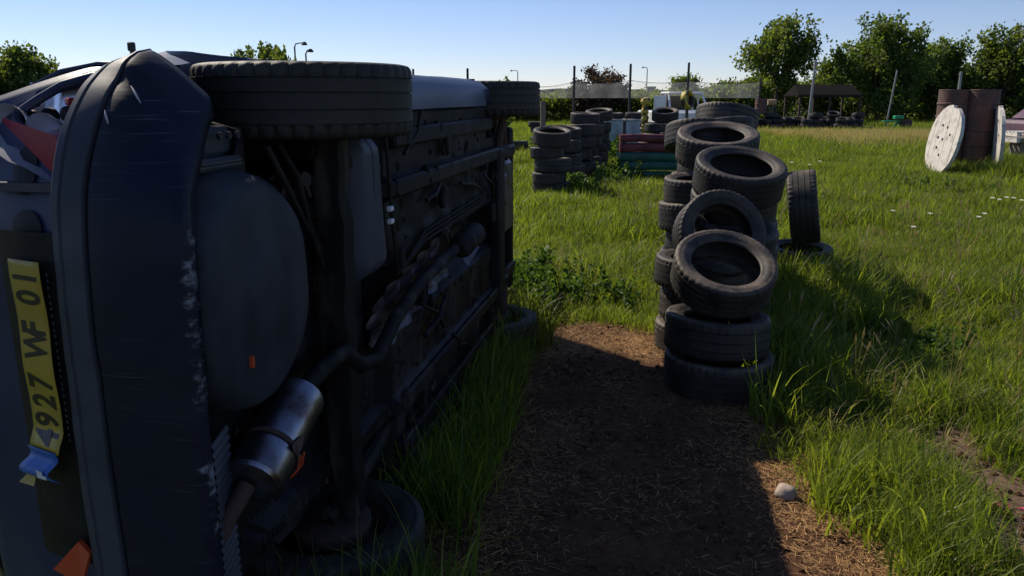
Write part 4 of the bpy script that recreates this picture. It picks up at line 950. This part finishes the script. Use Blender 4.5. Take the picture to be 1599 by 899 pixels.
# bush with erect shoots above the rear wheel
t = empty('willow_bush', (at(412, 90, 38).x, 38, 0), 'bush of erect leafy shoots rising above the rear wheel of the wreck', 'bush'); cs = []; b = MB()
for k in range(90):
    a = random.uniform(-1, 1); x = a*1.35; y = random.uniform(-.8, .8); zt = 4.2-.9*a*a-random.random()*.9; b.tube([(x*.2, y*.2, 0), (x*.8, y, zt*.55), (x*1.1, y, zt)], [.03, .015, .004], 5)
    for q in range(12): u = .35+.65*q/12; cs.append((x*(.8+.3*u), y, zt*u))
b.build('stems', 'bark', t); link('crown', leaves(cs, 9, .07, .17, 'crown', 'leaf_a', 1.6), t)
# sprig above the front wheel
t = empty('tall_weed', (at(789, 132, 14).x, 14, 0), 'tall weed whose leafy tip shows above the front wheel', 'weed'); b = MB(); zt = at(789, 126, 14).z; b.tube([(0, 0, 0), (.02, 0, zt)], [.012, .005], 5); b.build('stem', 'weed', t)
link('leaves', leaves([(0, 0, zt*u) for u in np.linspace(.4, 1, 22)], 5, .05, .10, 'leaves', 'weed', .4), t)
# hedge as one continuous mass, and the dark bushes under the trees
def hedge(name, label, x0, x1, Y, prof, mat, dens=26, leaf=.19, depth=1.6, seed=1):
    r2 = np.random.default_rng(seed); n = int((x1-x0)*dens); t = empty(name, ((x0+x1)/2, Y, 0), label, 'hedge')
    x = r2.uniform(x0, x1, n); top = np.array([prof(v) for v in x]); z = top*(1-r2.random(n)**1.7*.95)+r2.normal(size=n)*.07; y = r2.normal(size=n)*depth*.4
    cs = np.stack([x-(x0+x1)/2, y, np.maximum(z, .1)], 1); link('foliage', leaves(cs, 16, .17, leaf, 'foliage', mat, .3), t)
    b = MB()
    for k in range(int((x1-x0)*1.2)): xx = random.uniform(x0, x1); b.tube([(xx-(x0+x1)/2, 0, 0), (xx-(x0+x1)/2+random.uniform(-.4, .4), random.uniform(-.4, .4), prof(xx)*.85)], [.05, .01], 5)
    b.build('stems', 'bark', t)
def hp(x): return 1.63+.22*noise.noise(Vector((x*.7, 1, 0)))+.18*noise.noise(Vector((x*2.3, 5, 0)))+(max(0, x-10)*.16)
hedge('field_hedge', 'long green hedge running behind the netting from the wreck to the trees', -14, 15.5, 49, hp, 'leaf_c', 95, seed=4)
def hp2(x): return 2.5+.5*noise.noise(Vector((x*.5, 7, 0)))+.3*noise.noise(Vector((x*1.7, 5, 0)))
hedge('dark_thicket', 'dark thicket filling the space under the trees on the right', 14, 48, 54, hp2, 'leaf_b', 85, seed=6)
def hp3(x): return 2.2+.5*noise.noise(Vector((x*.5, 17, 0)))
hedge('left_hedge', 'hedge behind the wreck on the left', -50, -14, 50, hp3, 'leaf_c', 50, seed=9)

# ================================================================ GRASS (stuff)
def blade_mesh(name, n, hmin, hmax, rad, wid, mat, bend=.5, seg=4, seed=0, up=1.0):
    r = np.random.default_rng(seed); V = []; F = []
    for i in range(n):
        a = r.uniform(0, 2*PI); rr = rad*math.sqrt(r.random()); bx, by = rr*math.cos(a), rr*math.sin(a)
        h = r.uniform(hmin, hmax); d = r.uniform(0, 2*PI); bd = bend*h*r.uniform(.2, 1.2); wd = wid*r.uniform(.6, 1.3)
        px_, py_ = -math.sin(d)*wd/2, math.cos(d)*wd/2; o = len(V); tw = r.uniform(-.6, .6)
        for k in range(seg+1):
            u = k/seg; taper = (1-u**1.8); z = h*(u-.35*(bd/h)*u*u*u if bd < h else u*(1-.5*u)); q = bd*u*u
            ww = taper if k < seg else 0
            V.append((bx+math.cos(d+tw*u)*q+px_*ww, by+math.sin(d+tw*u)*q+py_*ww, z-.01)); V.append((bx+math.cos(d+tw*u)*q-px_*ww, by+math.sin(d+tw*u)*q-py_*ww, z-.01))
        for k in range(seg): F.append((o+2*k, o+2*k+1, o+2*k+3, o+2*k+2))
    return npmesh(name, V, F, mat, True)
def src_coll(name, meshes):
    col = bpy.data.collections.new(name)
    for i, me in enumerate(meshes): col.objects.link(bpy.data.objects.new(f'{name}_{i:02d}', me))
    return col
def scatter(name, pts, scl, col, nvar, label, cat, seed=0, tilt=.15):
    n = len(pts); r = np.random.default_rng(seed); me = bpy.data.meshes.new(name); me.vertices.add(n); me.vertices.foreach_set('co', np.asarray(pts, np.float32).ravel())
    a = me.attributes.new('rot', 'FLOAT_VECTOR', 'POINT'); rot = np.stack([r.normal(size=n)*tilt, r.normal(size=n)*tilt, r.uniform(0, 6.28, n)], 1).astype(np.float32); a.data.foreach_set('vector', rot.ravel())
    a = me.attributes.new('scl', 'FLOAT', 'POINT'); a.data.foreach_set('value', np.asarray(scl, np.float32))
    a = me.attributes.new('idx', 'INT', 'POINT'); a.data.foreach_set('value', r.integers(0, nvar, n).astype(np.int32))
    o = link(name, me); ng = bpy.data.node_groups.new(name, 'GeometryNodeTree')
    ng.interface.new_socket('Geometry', in_out='INPUT', socket_type='NodeSocketGeometry'); ng.interface.new_socket('Geometry', in_out='OUTPUT', socket_type='NodeSocketGeometry')
    gi = ng.nodes.new('NodeGroupInput'); go = ng.nodes.new('NodeGroupOutput'); ip = ng.nodes.new('GeometryNodeInstanceOnPoints'); ci = ng.nodes.new('GeometryNodeCollectionInfo')
    ci.inputs[0].default_value = col; ci.inputs['Separate Children'].default_value = True; ci.inputs['Reset Children'].default_value = True
    def attr(nm_, ty):
        q = ng.nodes.new('GeometryNodeInputNamedAttribute'); q.data_type = ty; q.inputs[0].default_value = nm_; return q.outputs[0]
    e2r = ng.nodes.new('FunctionNodeEulerToRotation'); L = ng.links.new
    L(gi.outputs[0], ip.inputs['Points']); L(ci.outputs[0], ip.inputs['Instance']); ip.inputs['Pick Instance'].default_value = True
    L(attr('idx', 'INT'), ip.inputs['Instance Index']); L(attr('rot', 'FLOAT_VECTOR'), e2r.inputs[0]); L(e2r.outputs[0], ip.inputs['Rotation']); L(attr('scl', 'FLOAT'), ip.inputs['Scale'])
    L(ip.outputs[0], go.inputs[0]); md = o.modifiers.new('scatter', 'NODES'); md.node_group = ng
    return tag(o, label, cat, kind='stuff')
# solid things grass must not grow through
STK = [(1.16, 4.25, .30), (1.22, 4.93, .3), (1.5, 5.35, .3), (1.5, 6.2, .3), (1.86, 7.4, .3), (1.98, 8.15, .3), (2.43, 6.68, .26)]
STK += [(at(p, 300, y).x, y, .3) for p, y in ((857, 13.2), (884, 14.2), (903, 15.2), (914, 16.3), (930, 17.6), (1018, 18.2), (1030, 18.9), (1046, 18.3))]
def car_local(x, y): dx, dy = x+.316, y-2.346; return dx*Fv.x+dy*Fv.y, dx*Uv.x+dy*Uv.y
def allow(x, y, margin=0.0, wob=.15):
    nx_ = np.sin(x*7.1+y*3.3)*wob*.6+np.sin(x*17+y*13)*wob*.4; ny_ = np.cos(x*5.3-y*8.1)*wob*.6+np.sin(y*19-x*9)*wob*.3
    ok = ~in_poly(x+nx_, y+ny_, PATH) & ~in_poly(x+nx_*.6, y+ny_*.6, BARE)
    for a, b_, r_ in STK: ok &= (x-a)**2+(y-b_)**2 > r_*r_
    f, h = car_local(x, y); ok &= ~((f > -.80) & (f < 3.4) & (h > .22) & (h < 1.6)) & ~((f*f+(h-.3)**2 < .33**2))
    ok &= ~((f < -.2) & (h > -.3) & (h < 1.4) & (f > -1.45) & (y < 1.9))
    ok &= ~((np.abs(x) < .75) & (y < 1.6) & (y > -1.2))
    return ok
def field(n, x0, x1, y0, y1, vis=True):
    x = rng.uniform(x0, x1, n); y = rng.uniform(y0, y1, n)
    if vis: k = (np.abs(x) < y*.95+2.6); x, y = x[k], y[k]
    k = allow(x, y); return x[k], y[k]
def hmul(x, y):
    base = .85+.28*np.sin(x*1.7+np.sin(y*1.3)*2)+.18*np.sin(y*2.9+x*.7)
    for a, b_, r_ in STK[:7]: d = np.sqrt((x-a)**2+(y-b_)**2); base = base+.75*np.exp(-((d-.3)/.35)**2)*(x > a-.05)
    return np.clip(base, .35, 2.0)
zs = lambda x, y: np.array([gz(a, b_) for a, b_ in zip(x, y)])
SH = src_coll('short_tuft', [blade_mesh('short_tuft', 36, .05, .17, .10, .0060, 'grass', .75, 4, s) for s in range(5)])
LG = src_coll('long_tuft', [blade_mesh('long_tuft', 16, .15, .38, .08, .0075, 'grass', .65, 6, s+20) for s in range(4)])
MD = src_coll('meadow_tuft', [blade_mesh('meadow_tuft', 60, .08, .26, .26, .011, 'grass', .6, 3, s+40) for s in range(5)])
FR = src_coll('far_tuft', [blade_mesh('far_tuft', 70, .12, .36, .6, .022, 'grass', .5, 2, s+60) for s in range(4)])
DY = src_coll('dry_tuft', [blade_mesh('dry_tuft', 26, .3, .62, .3, .018, 'grass_dry', .35, 3, s+80) for s in range(3)])
SH.objects.link(bpy.data.objects.new('short_tuft_05', blade_mesh('short_tuft', 16, .06, .22, .11, .0045, 'grass_dry', .8, 4, 99)))
for i_ in range(4): SH.objects.link(bpy.data.objects.new(f'short_tuft_{i_+6:02d}', blade_mesh('short_tuft', 34, .05, .19, .11, .0075, 'grass', .85, 4, 200+i_)))
x, y = field(34000, -6, 8, -.5, 9.5); m = hmul(x, y); scatter('short_grass', np.stack([x, y, zs(x, y)], 1), m*rng.uniform(.75, 1.25, len(x)), SH, 10, 'short bright meadow grass covering the near field', 'grass', 1)
x, y = field(5200, -3.6, 8, 1.6, 10); m = hmul(x, y); k = rng.random(len(x)) < np.clip((m-.55)*.8, .12, 1); x, y, m = x[k], y[k], m[k]
scatter('long_grass', np.stack([x, y, zs(x, y)], 1), np.clip(m, .5, 1.25)*rng.uniform(.7, 1.15, len(x)), LG, 4, 'longer arching blades standing in the near grass', 'grass', 2)
x, y = field(31000, -20, 18, 8.5, 24); m = hmul(x, y); scatter('meadow_grass', np.stack([x, y, zs(x, y)], 1), m*rng.uniform(.8, 1.25, len(x)), MD, 5, 'meadow grass across the middle of the field', 'grass', 3)
x, y = field(27000, -48, 46, 22, 62); scatter('far_grass', np.stack([x, y, np.zeros(len(x))], 1), rng.uniform(.6, 1.1, len(x)), FR, 4, 'distant meadow grass reaching to the hedge', 'grass', 4)
x = rng.uniform(at(1195, 200, 33).x, at(1470, 200, 33).x, 4200); y = rng.normal(30.5, 2.3, 4200); k = (y < 37); x, y = x[k], y[k]; scatter('dry_grass', np.stack([x, y, np.zeros(len(x))], 1), rng.uniform(.42, .78, len(x)), DY, 3, 'band of pale seeding grass before the far tyre row', 'grass', 5)
x = np.concatenate([rng.uniform(-.62, -.12, 420), rng.uniform(-.80, -.20, 90), rng.uniform(1.75, 2.5, 260)]); y = np.concatenate([rng.uniform(2.6, 5.6, 420), rng.uniform(1.9, 2.3, 90), rng.uniform(5.0, 5.55, 260)])
x = x+np.where((y > 2.5) & (x < 0), (y-3)*.13, 0); f_, h_ = car_local(x, y); k = (h_ < .24) & ~((f_*f_+(h_-.3)**2 < .34**2)); x, y = x[k], y[k]
scatter('tall_grass', np.stack([x, y, zs(x, y)], 1), rng.uniform(.7, 1.35, len(x)), LG, 4, 'tall uncut grass along the wreck and below the upright tyre', 'grass', 12)
x = np.concatenate([rng.uniform(1.38, 1.78, 110), rng.uniform(9.2, 12.6, 700), rng.uniform(1.35, 2.0, 60)]); y = np.concatenate([rng.uniform(2.35, 3.1, 110), rng.uniform(15.2, 16.9, 700), rng.uniform(3.6, 4.6, 60)])
k = allow(x, y); x, y = x[k], y[k]; scatter('coarse_grass', np.stack([x, y, zs(x, y)], 1), rng.uniform(.6, 1.0, len(x))*np.where(y > 10, 1.5, 1), LG, 4, 'coarse clumps beside the path and round the rusty drums', 'grass', 13)
x, y = rng.uniform(1.95, 2.75, 230), rng.uniform(5.75, 6.35, 230); scatter('rank_grass', np.stack([x, y, zs(x, y)], 1), rng.uniform(1.0, 1.55, 230), LG, 4, 'rank grass in front of the upright tyre', 'grass', 16)
# seed heads in the near grass
sh = MB(); 
for k in range(3):
    a = random.uniform(0, 6); d = .12*random.random(); sh.tube([(0, 0, 0), (d*.4*math.cos(a), d*.4*math.sin(a), .25), (d*math.cos(a), d*math.sin(a), .44)], .0014, 4); sh.tube([(d*math.cos(a), d*math.sin(a), .42), (d*1.1*math.cos(a), d*1.1*math.sin(a), .46), (d*1.25*math.cos(a), d*1.25*math.sin(a), .51)], [.003, .0075, .001], 5)
SHc = src_coll('seed_head', [sh.mesh('seed_head', 'grass_dry', 40)])
x, y = field(330, 1.2, 8, 2.2, 12); scatter('seeding_grass', np.stack([x, y, zs(x, y)], 1), rng.uniform(.5, 1.0, len(x)), SHc, 1, 'thin pinkish seed heads among the grass', 'grass', 6, .25)
# leafy weeds
def weed_mesh(seed, h=.4, nl=40, size=.06):
    r = np.random.default_rng(seed); cs = []
    for k in range(5):
        a = r.uniform(0, 6.28); l = r.uniform(.5, 1)*h
        for q in range(8): u = (q+1)/8; cs.append((math.cos(a)*.12*u, math.sin(a)*.12*u, l*u))
    old = rng; me = leaves(cs, 3, .02, size, 'weed', 'weed', .1); return me
WD = src_coll('leafy_weed', [weed_mesh(s) for s in range(4)])
px_ = []
def blob(cx, cy, r, n, s0, s1):
    for k in range(n): px_.append((cx+random.gauss(0, r), cy+random.gauss(0, r*.8), random.uniform(s0, s1)))
blob(.12, 6.0, .22, 46, .45, .85); blob(.45, 6.0, .25, 18, .3, .55); blob(.1, 6.7, .3, 20, .4, .8)
blob(at(915, 280, 13.3).x, 13.3, .32, 30, .5, 1.0); blob(at(938, 280, 15).x, 15.2, .35, 30, .6, 1.2); blob(at(975, 280, 14).x, 14.6, .35, 12, .3, .6); blob(at(1470, 250, 13.7).x, 13.9, .4, 14, .35, .7)
blob(2.3, 4.9, .3, 20, .35, .6); blob(at(905, 200, 18).x, 19.5, .5, 14, 1.5, 2.2); blob(3.2, 5.0, .8, 18, .25, .45)
a = np.array(px_); k = allow(a[:, 0], a[:, 1]); a = a[k]
scatter('leafy_weeds', np.stack([a[:, 0], a[:, 1], np.zeros(len(a))], 1), a[:, 2], WD, 4, 'clumps of leafy weeds round the wreck and tyre piles', 'weeds', 7)
# straw on the trodden path
def straw_mesh(seed, n=14, rad=.10):
    r = np.random.default_rng(seed); b = MB()
    for i in range(n):
        p_ = np.array([r.normal()*rad, r.normal()*rad, .004+r.random()*.014]); a = r.uniform(0, 6.28); l = r.uniform(.010, .060); w_ = r.uniform(.0005, .0012); d = np.array([math.cos(a), math.sin(a), r.normal()*.10]); q = np.array([-math.sin(a), math.cos(a), .3])*w_; kx = np.array([-math.sin(a), math.cos(a), 0])*r.normal()*.0025
        b.add([p_-d*l/2-q, p_-d*l/2+q, p_+kx+q, p_+kx-q, p_+d*l/2+q, p_+d*l/2-q], [(0, 1, 2, 3), (3, 2, 4, 5)])
    return b.mesh('straw', 'straw')
ST = src_coll('straw_bits', [straw_mesh(s) for s in range(5)])
a = np.array(PATH); x = rng.uniform(a[:, 0].min()-.15, a[:, 0].max()+.25, 15000); y = rng.uniform(1.6, a[:, 1].max()+.2, 15000)
k = in_poly(x, y, PATH) | (in_poly(x-.18, y-.1, PATH)); x, y = x[k], y[k]
nz = np.sin(x*3.1+y*1.7)+np.sin(y*4.1-x*2.3)+np.sin(x*9+y*7)*.5; lit = 1.0*(y > 4.75)+.9*(x > 1.02)*(y < 3.9)+.5*(x < -.05)*(y < 3.6); nz2 = np.array([noise.noise(Vector((a_*2.2, b_*2.2, 3))) for a_, b_ in zip(x, y)]); dens = np.clip(.02+.34*np.maximum(0, nz2)+.75*lit*(1+nz2), .015, 1); k = rng.random(len(x)) < dens; x, y = x[k], y[k]  # straw density mostly follows the sun: thick where lit, thinned in shade
scatter('straw', np.stack([x, y, zs(x, y)+.014], 1), rng.uniform(.5, 1.05, len(x)), ST, 5, 'dry straw trodden into the dirt path', 'straw', 8, .03)
def clod(seed):
    bm = bmesh.new(); bmesh.ops.create_icosphere(bm, subdivisions=1, radius=.011)
    for v in bm.verts: v.co *= 1+.5*noise.noise(v.co*60+Vector((seed, 0, 0))); v.co.z *= .6
    me = bpy.data.meshes.new('clod'); bm.to_mesh(me); bm.free(); me.materials.append(M['dirt']); return me
CL = src_coll('clod', [clod(s) for s in range(4)])
x = rng.uniform(-1, 2.2, 5200); y = rng.uniform(1.7, 5.5, 5200); k = in_poly(x, y, PATH) | in_poly(x, y, BARE); x, y = x[k], y[k]
scatter('soil_crumbs', np.stack([x, y, zs(x, y)+.014], 1), rng.uniform(.2, 1.0, len(x))**2*1.6+.15, CL, 4, 'crumbs of dry soil on the trodden path', 'soil', 15, .5)
# pale cut grass at the foot of the wreck's underside
x, y = rng.uniform(-.6, .1, 260), rng.uniform(2.4, 4.3, 260); scatter('sparse_straw', np.stack([x, y, zs(x, y)+.012], 1), rng.uniform(.7, 1.2, len(x)), ST, 5, 'loose straw between the wreck and the path', 'straw', 9, .1)

# ================================================================ SMALL THINGS
def rock(name, loc, r, mat, label, cat, flat=.75, seed=0, rough=.25):
    bm = bmesh.new(); bmesh.ops.create_icosphere(bm, subdivisions=3, radius=r)
    for v in bm.verts:
        k = 1+rough*noise.noise(v.co/r*1.3+Vector((seed, 0, 0)))+.08*noise.noise(v.co/r*4+Vector((seed, 3, 0))); v.co *= k; v.co.z *= flat
    me = bpy.data.meshes.new(name); bm.to_mesh(me); bm.free(); me.materials.append(M[mat]); me.shade_smooth()
    return tag(link(name, me, None, loc), label, cat)
gx, gy = ground(1226, 782); rock('stone', (gx, gy, .04), .042, 'stone', 'pale pinkish rounded stone at the shadow edge of the path', 'stone', .85, 2)
gx, gy = ground(1283, 384); rock('bottle_scrap', (2.50, 6.2, .30), .028, 'white', 'small white scrap caught in the long grass by the upright tyre', 'litter', .6, 4)
for (px, py, sc_, lb) in ((1560, 799, .05, 'pink plastic scrap lying on the bare dirt, the left of two'), (1599, 806, .03, 'smaller pink plastic scrap at the right edge of the bare dirt')):
    gx, gy = ground(px, py); b = MB(); n = 7; vs = [(0, 0, .012)]
    for k in range(n): a_ = 2*PI*k/n; rr = sc_*random.uniform(.6, 1.1); vs.append((rr*math.cos(a_), rr*.7*math.sin(a_), .004+.02*random.random()))
    vs += [(v[0], v[1], v[2]-.004) for v in vs]; b.add(vs, [(0, 1+k, 1+(k+1) % n) for k in range(n)]+[(n+1, n+2+(k+1) % n, n+2+k) for k in range(n)]); o = b.build('plastic_scrap', 'pink', None, None); o.location = (gx, gy, .02); tag(o, lb, 'litter')
FL = [(1545, 322), (1556, 325), (1567, 321), (1578, 322), (1590, 326), (1421, 374), (1390, 345), (1448, 350), (1532, 350), (1523, 356), (1234, 258), (1278, 256), (1262, 262)]
FLB = ['first from the left in the white flower group near the right edge', 'second from the left in the white flower group near the right edge', 'middle one in the white flower group near the right edge', 'fourth from the left in the white flower group near the right edge', 'rightmost in the white flower group near the right edge', 'alone in the middle of the right-hand field', 'faint one above the lone white flower', 'right of the lone white flower', 'below the white flower group, the right of two', 'below the white flower group, the left of two', 'beside the big open tyre of the third pile', 'just above the upright tyre', 'left above the upright tyre']
for i, (px, py) in enumerate(FL):
    gx, gy = ground(px, py+12); t = empty('white_flower', (gx, gy, 0), 'white meadow flower, '+FLB[i], 'flower', 'white flowers in the meadow'); hh = .22
    b = MB(); b.tube([(0, 0, 0), (.01, 0, hh)], .003, 5); b.build('stem', 'weed', t)
    b = MB(); rr = .022*(gy/6)**.5
    for k in range(12): a_ = 2*PI*k/12+random.random()*.2; b.add([(.01+.2*rr*math.cos(a_), .2*rr*math.sin(a_), hh), (.01+rr*math.cos(a_-.2), rr*math.sin(a_-.2), hh+.012), (.01+1.1*rr*math.cos(a_), 1.1*rr*math.sin(a_), hh+.004), (.01+rr*math.cos(a_+.2), rr*math.sin(a_+.2), hh+.012)], [(0, 1, 2, 3)])
    b.lathe([(0, .012), (rr*.3, .004), (0, 0)], 8, Matrix.Translation((.01, 0, hh))); b.build('flower_head', 'petal', t)
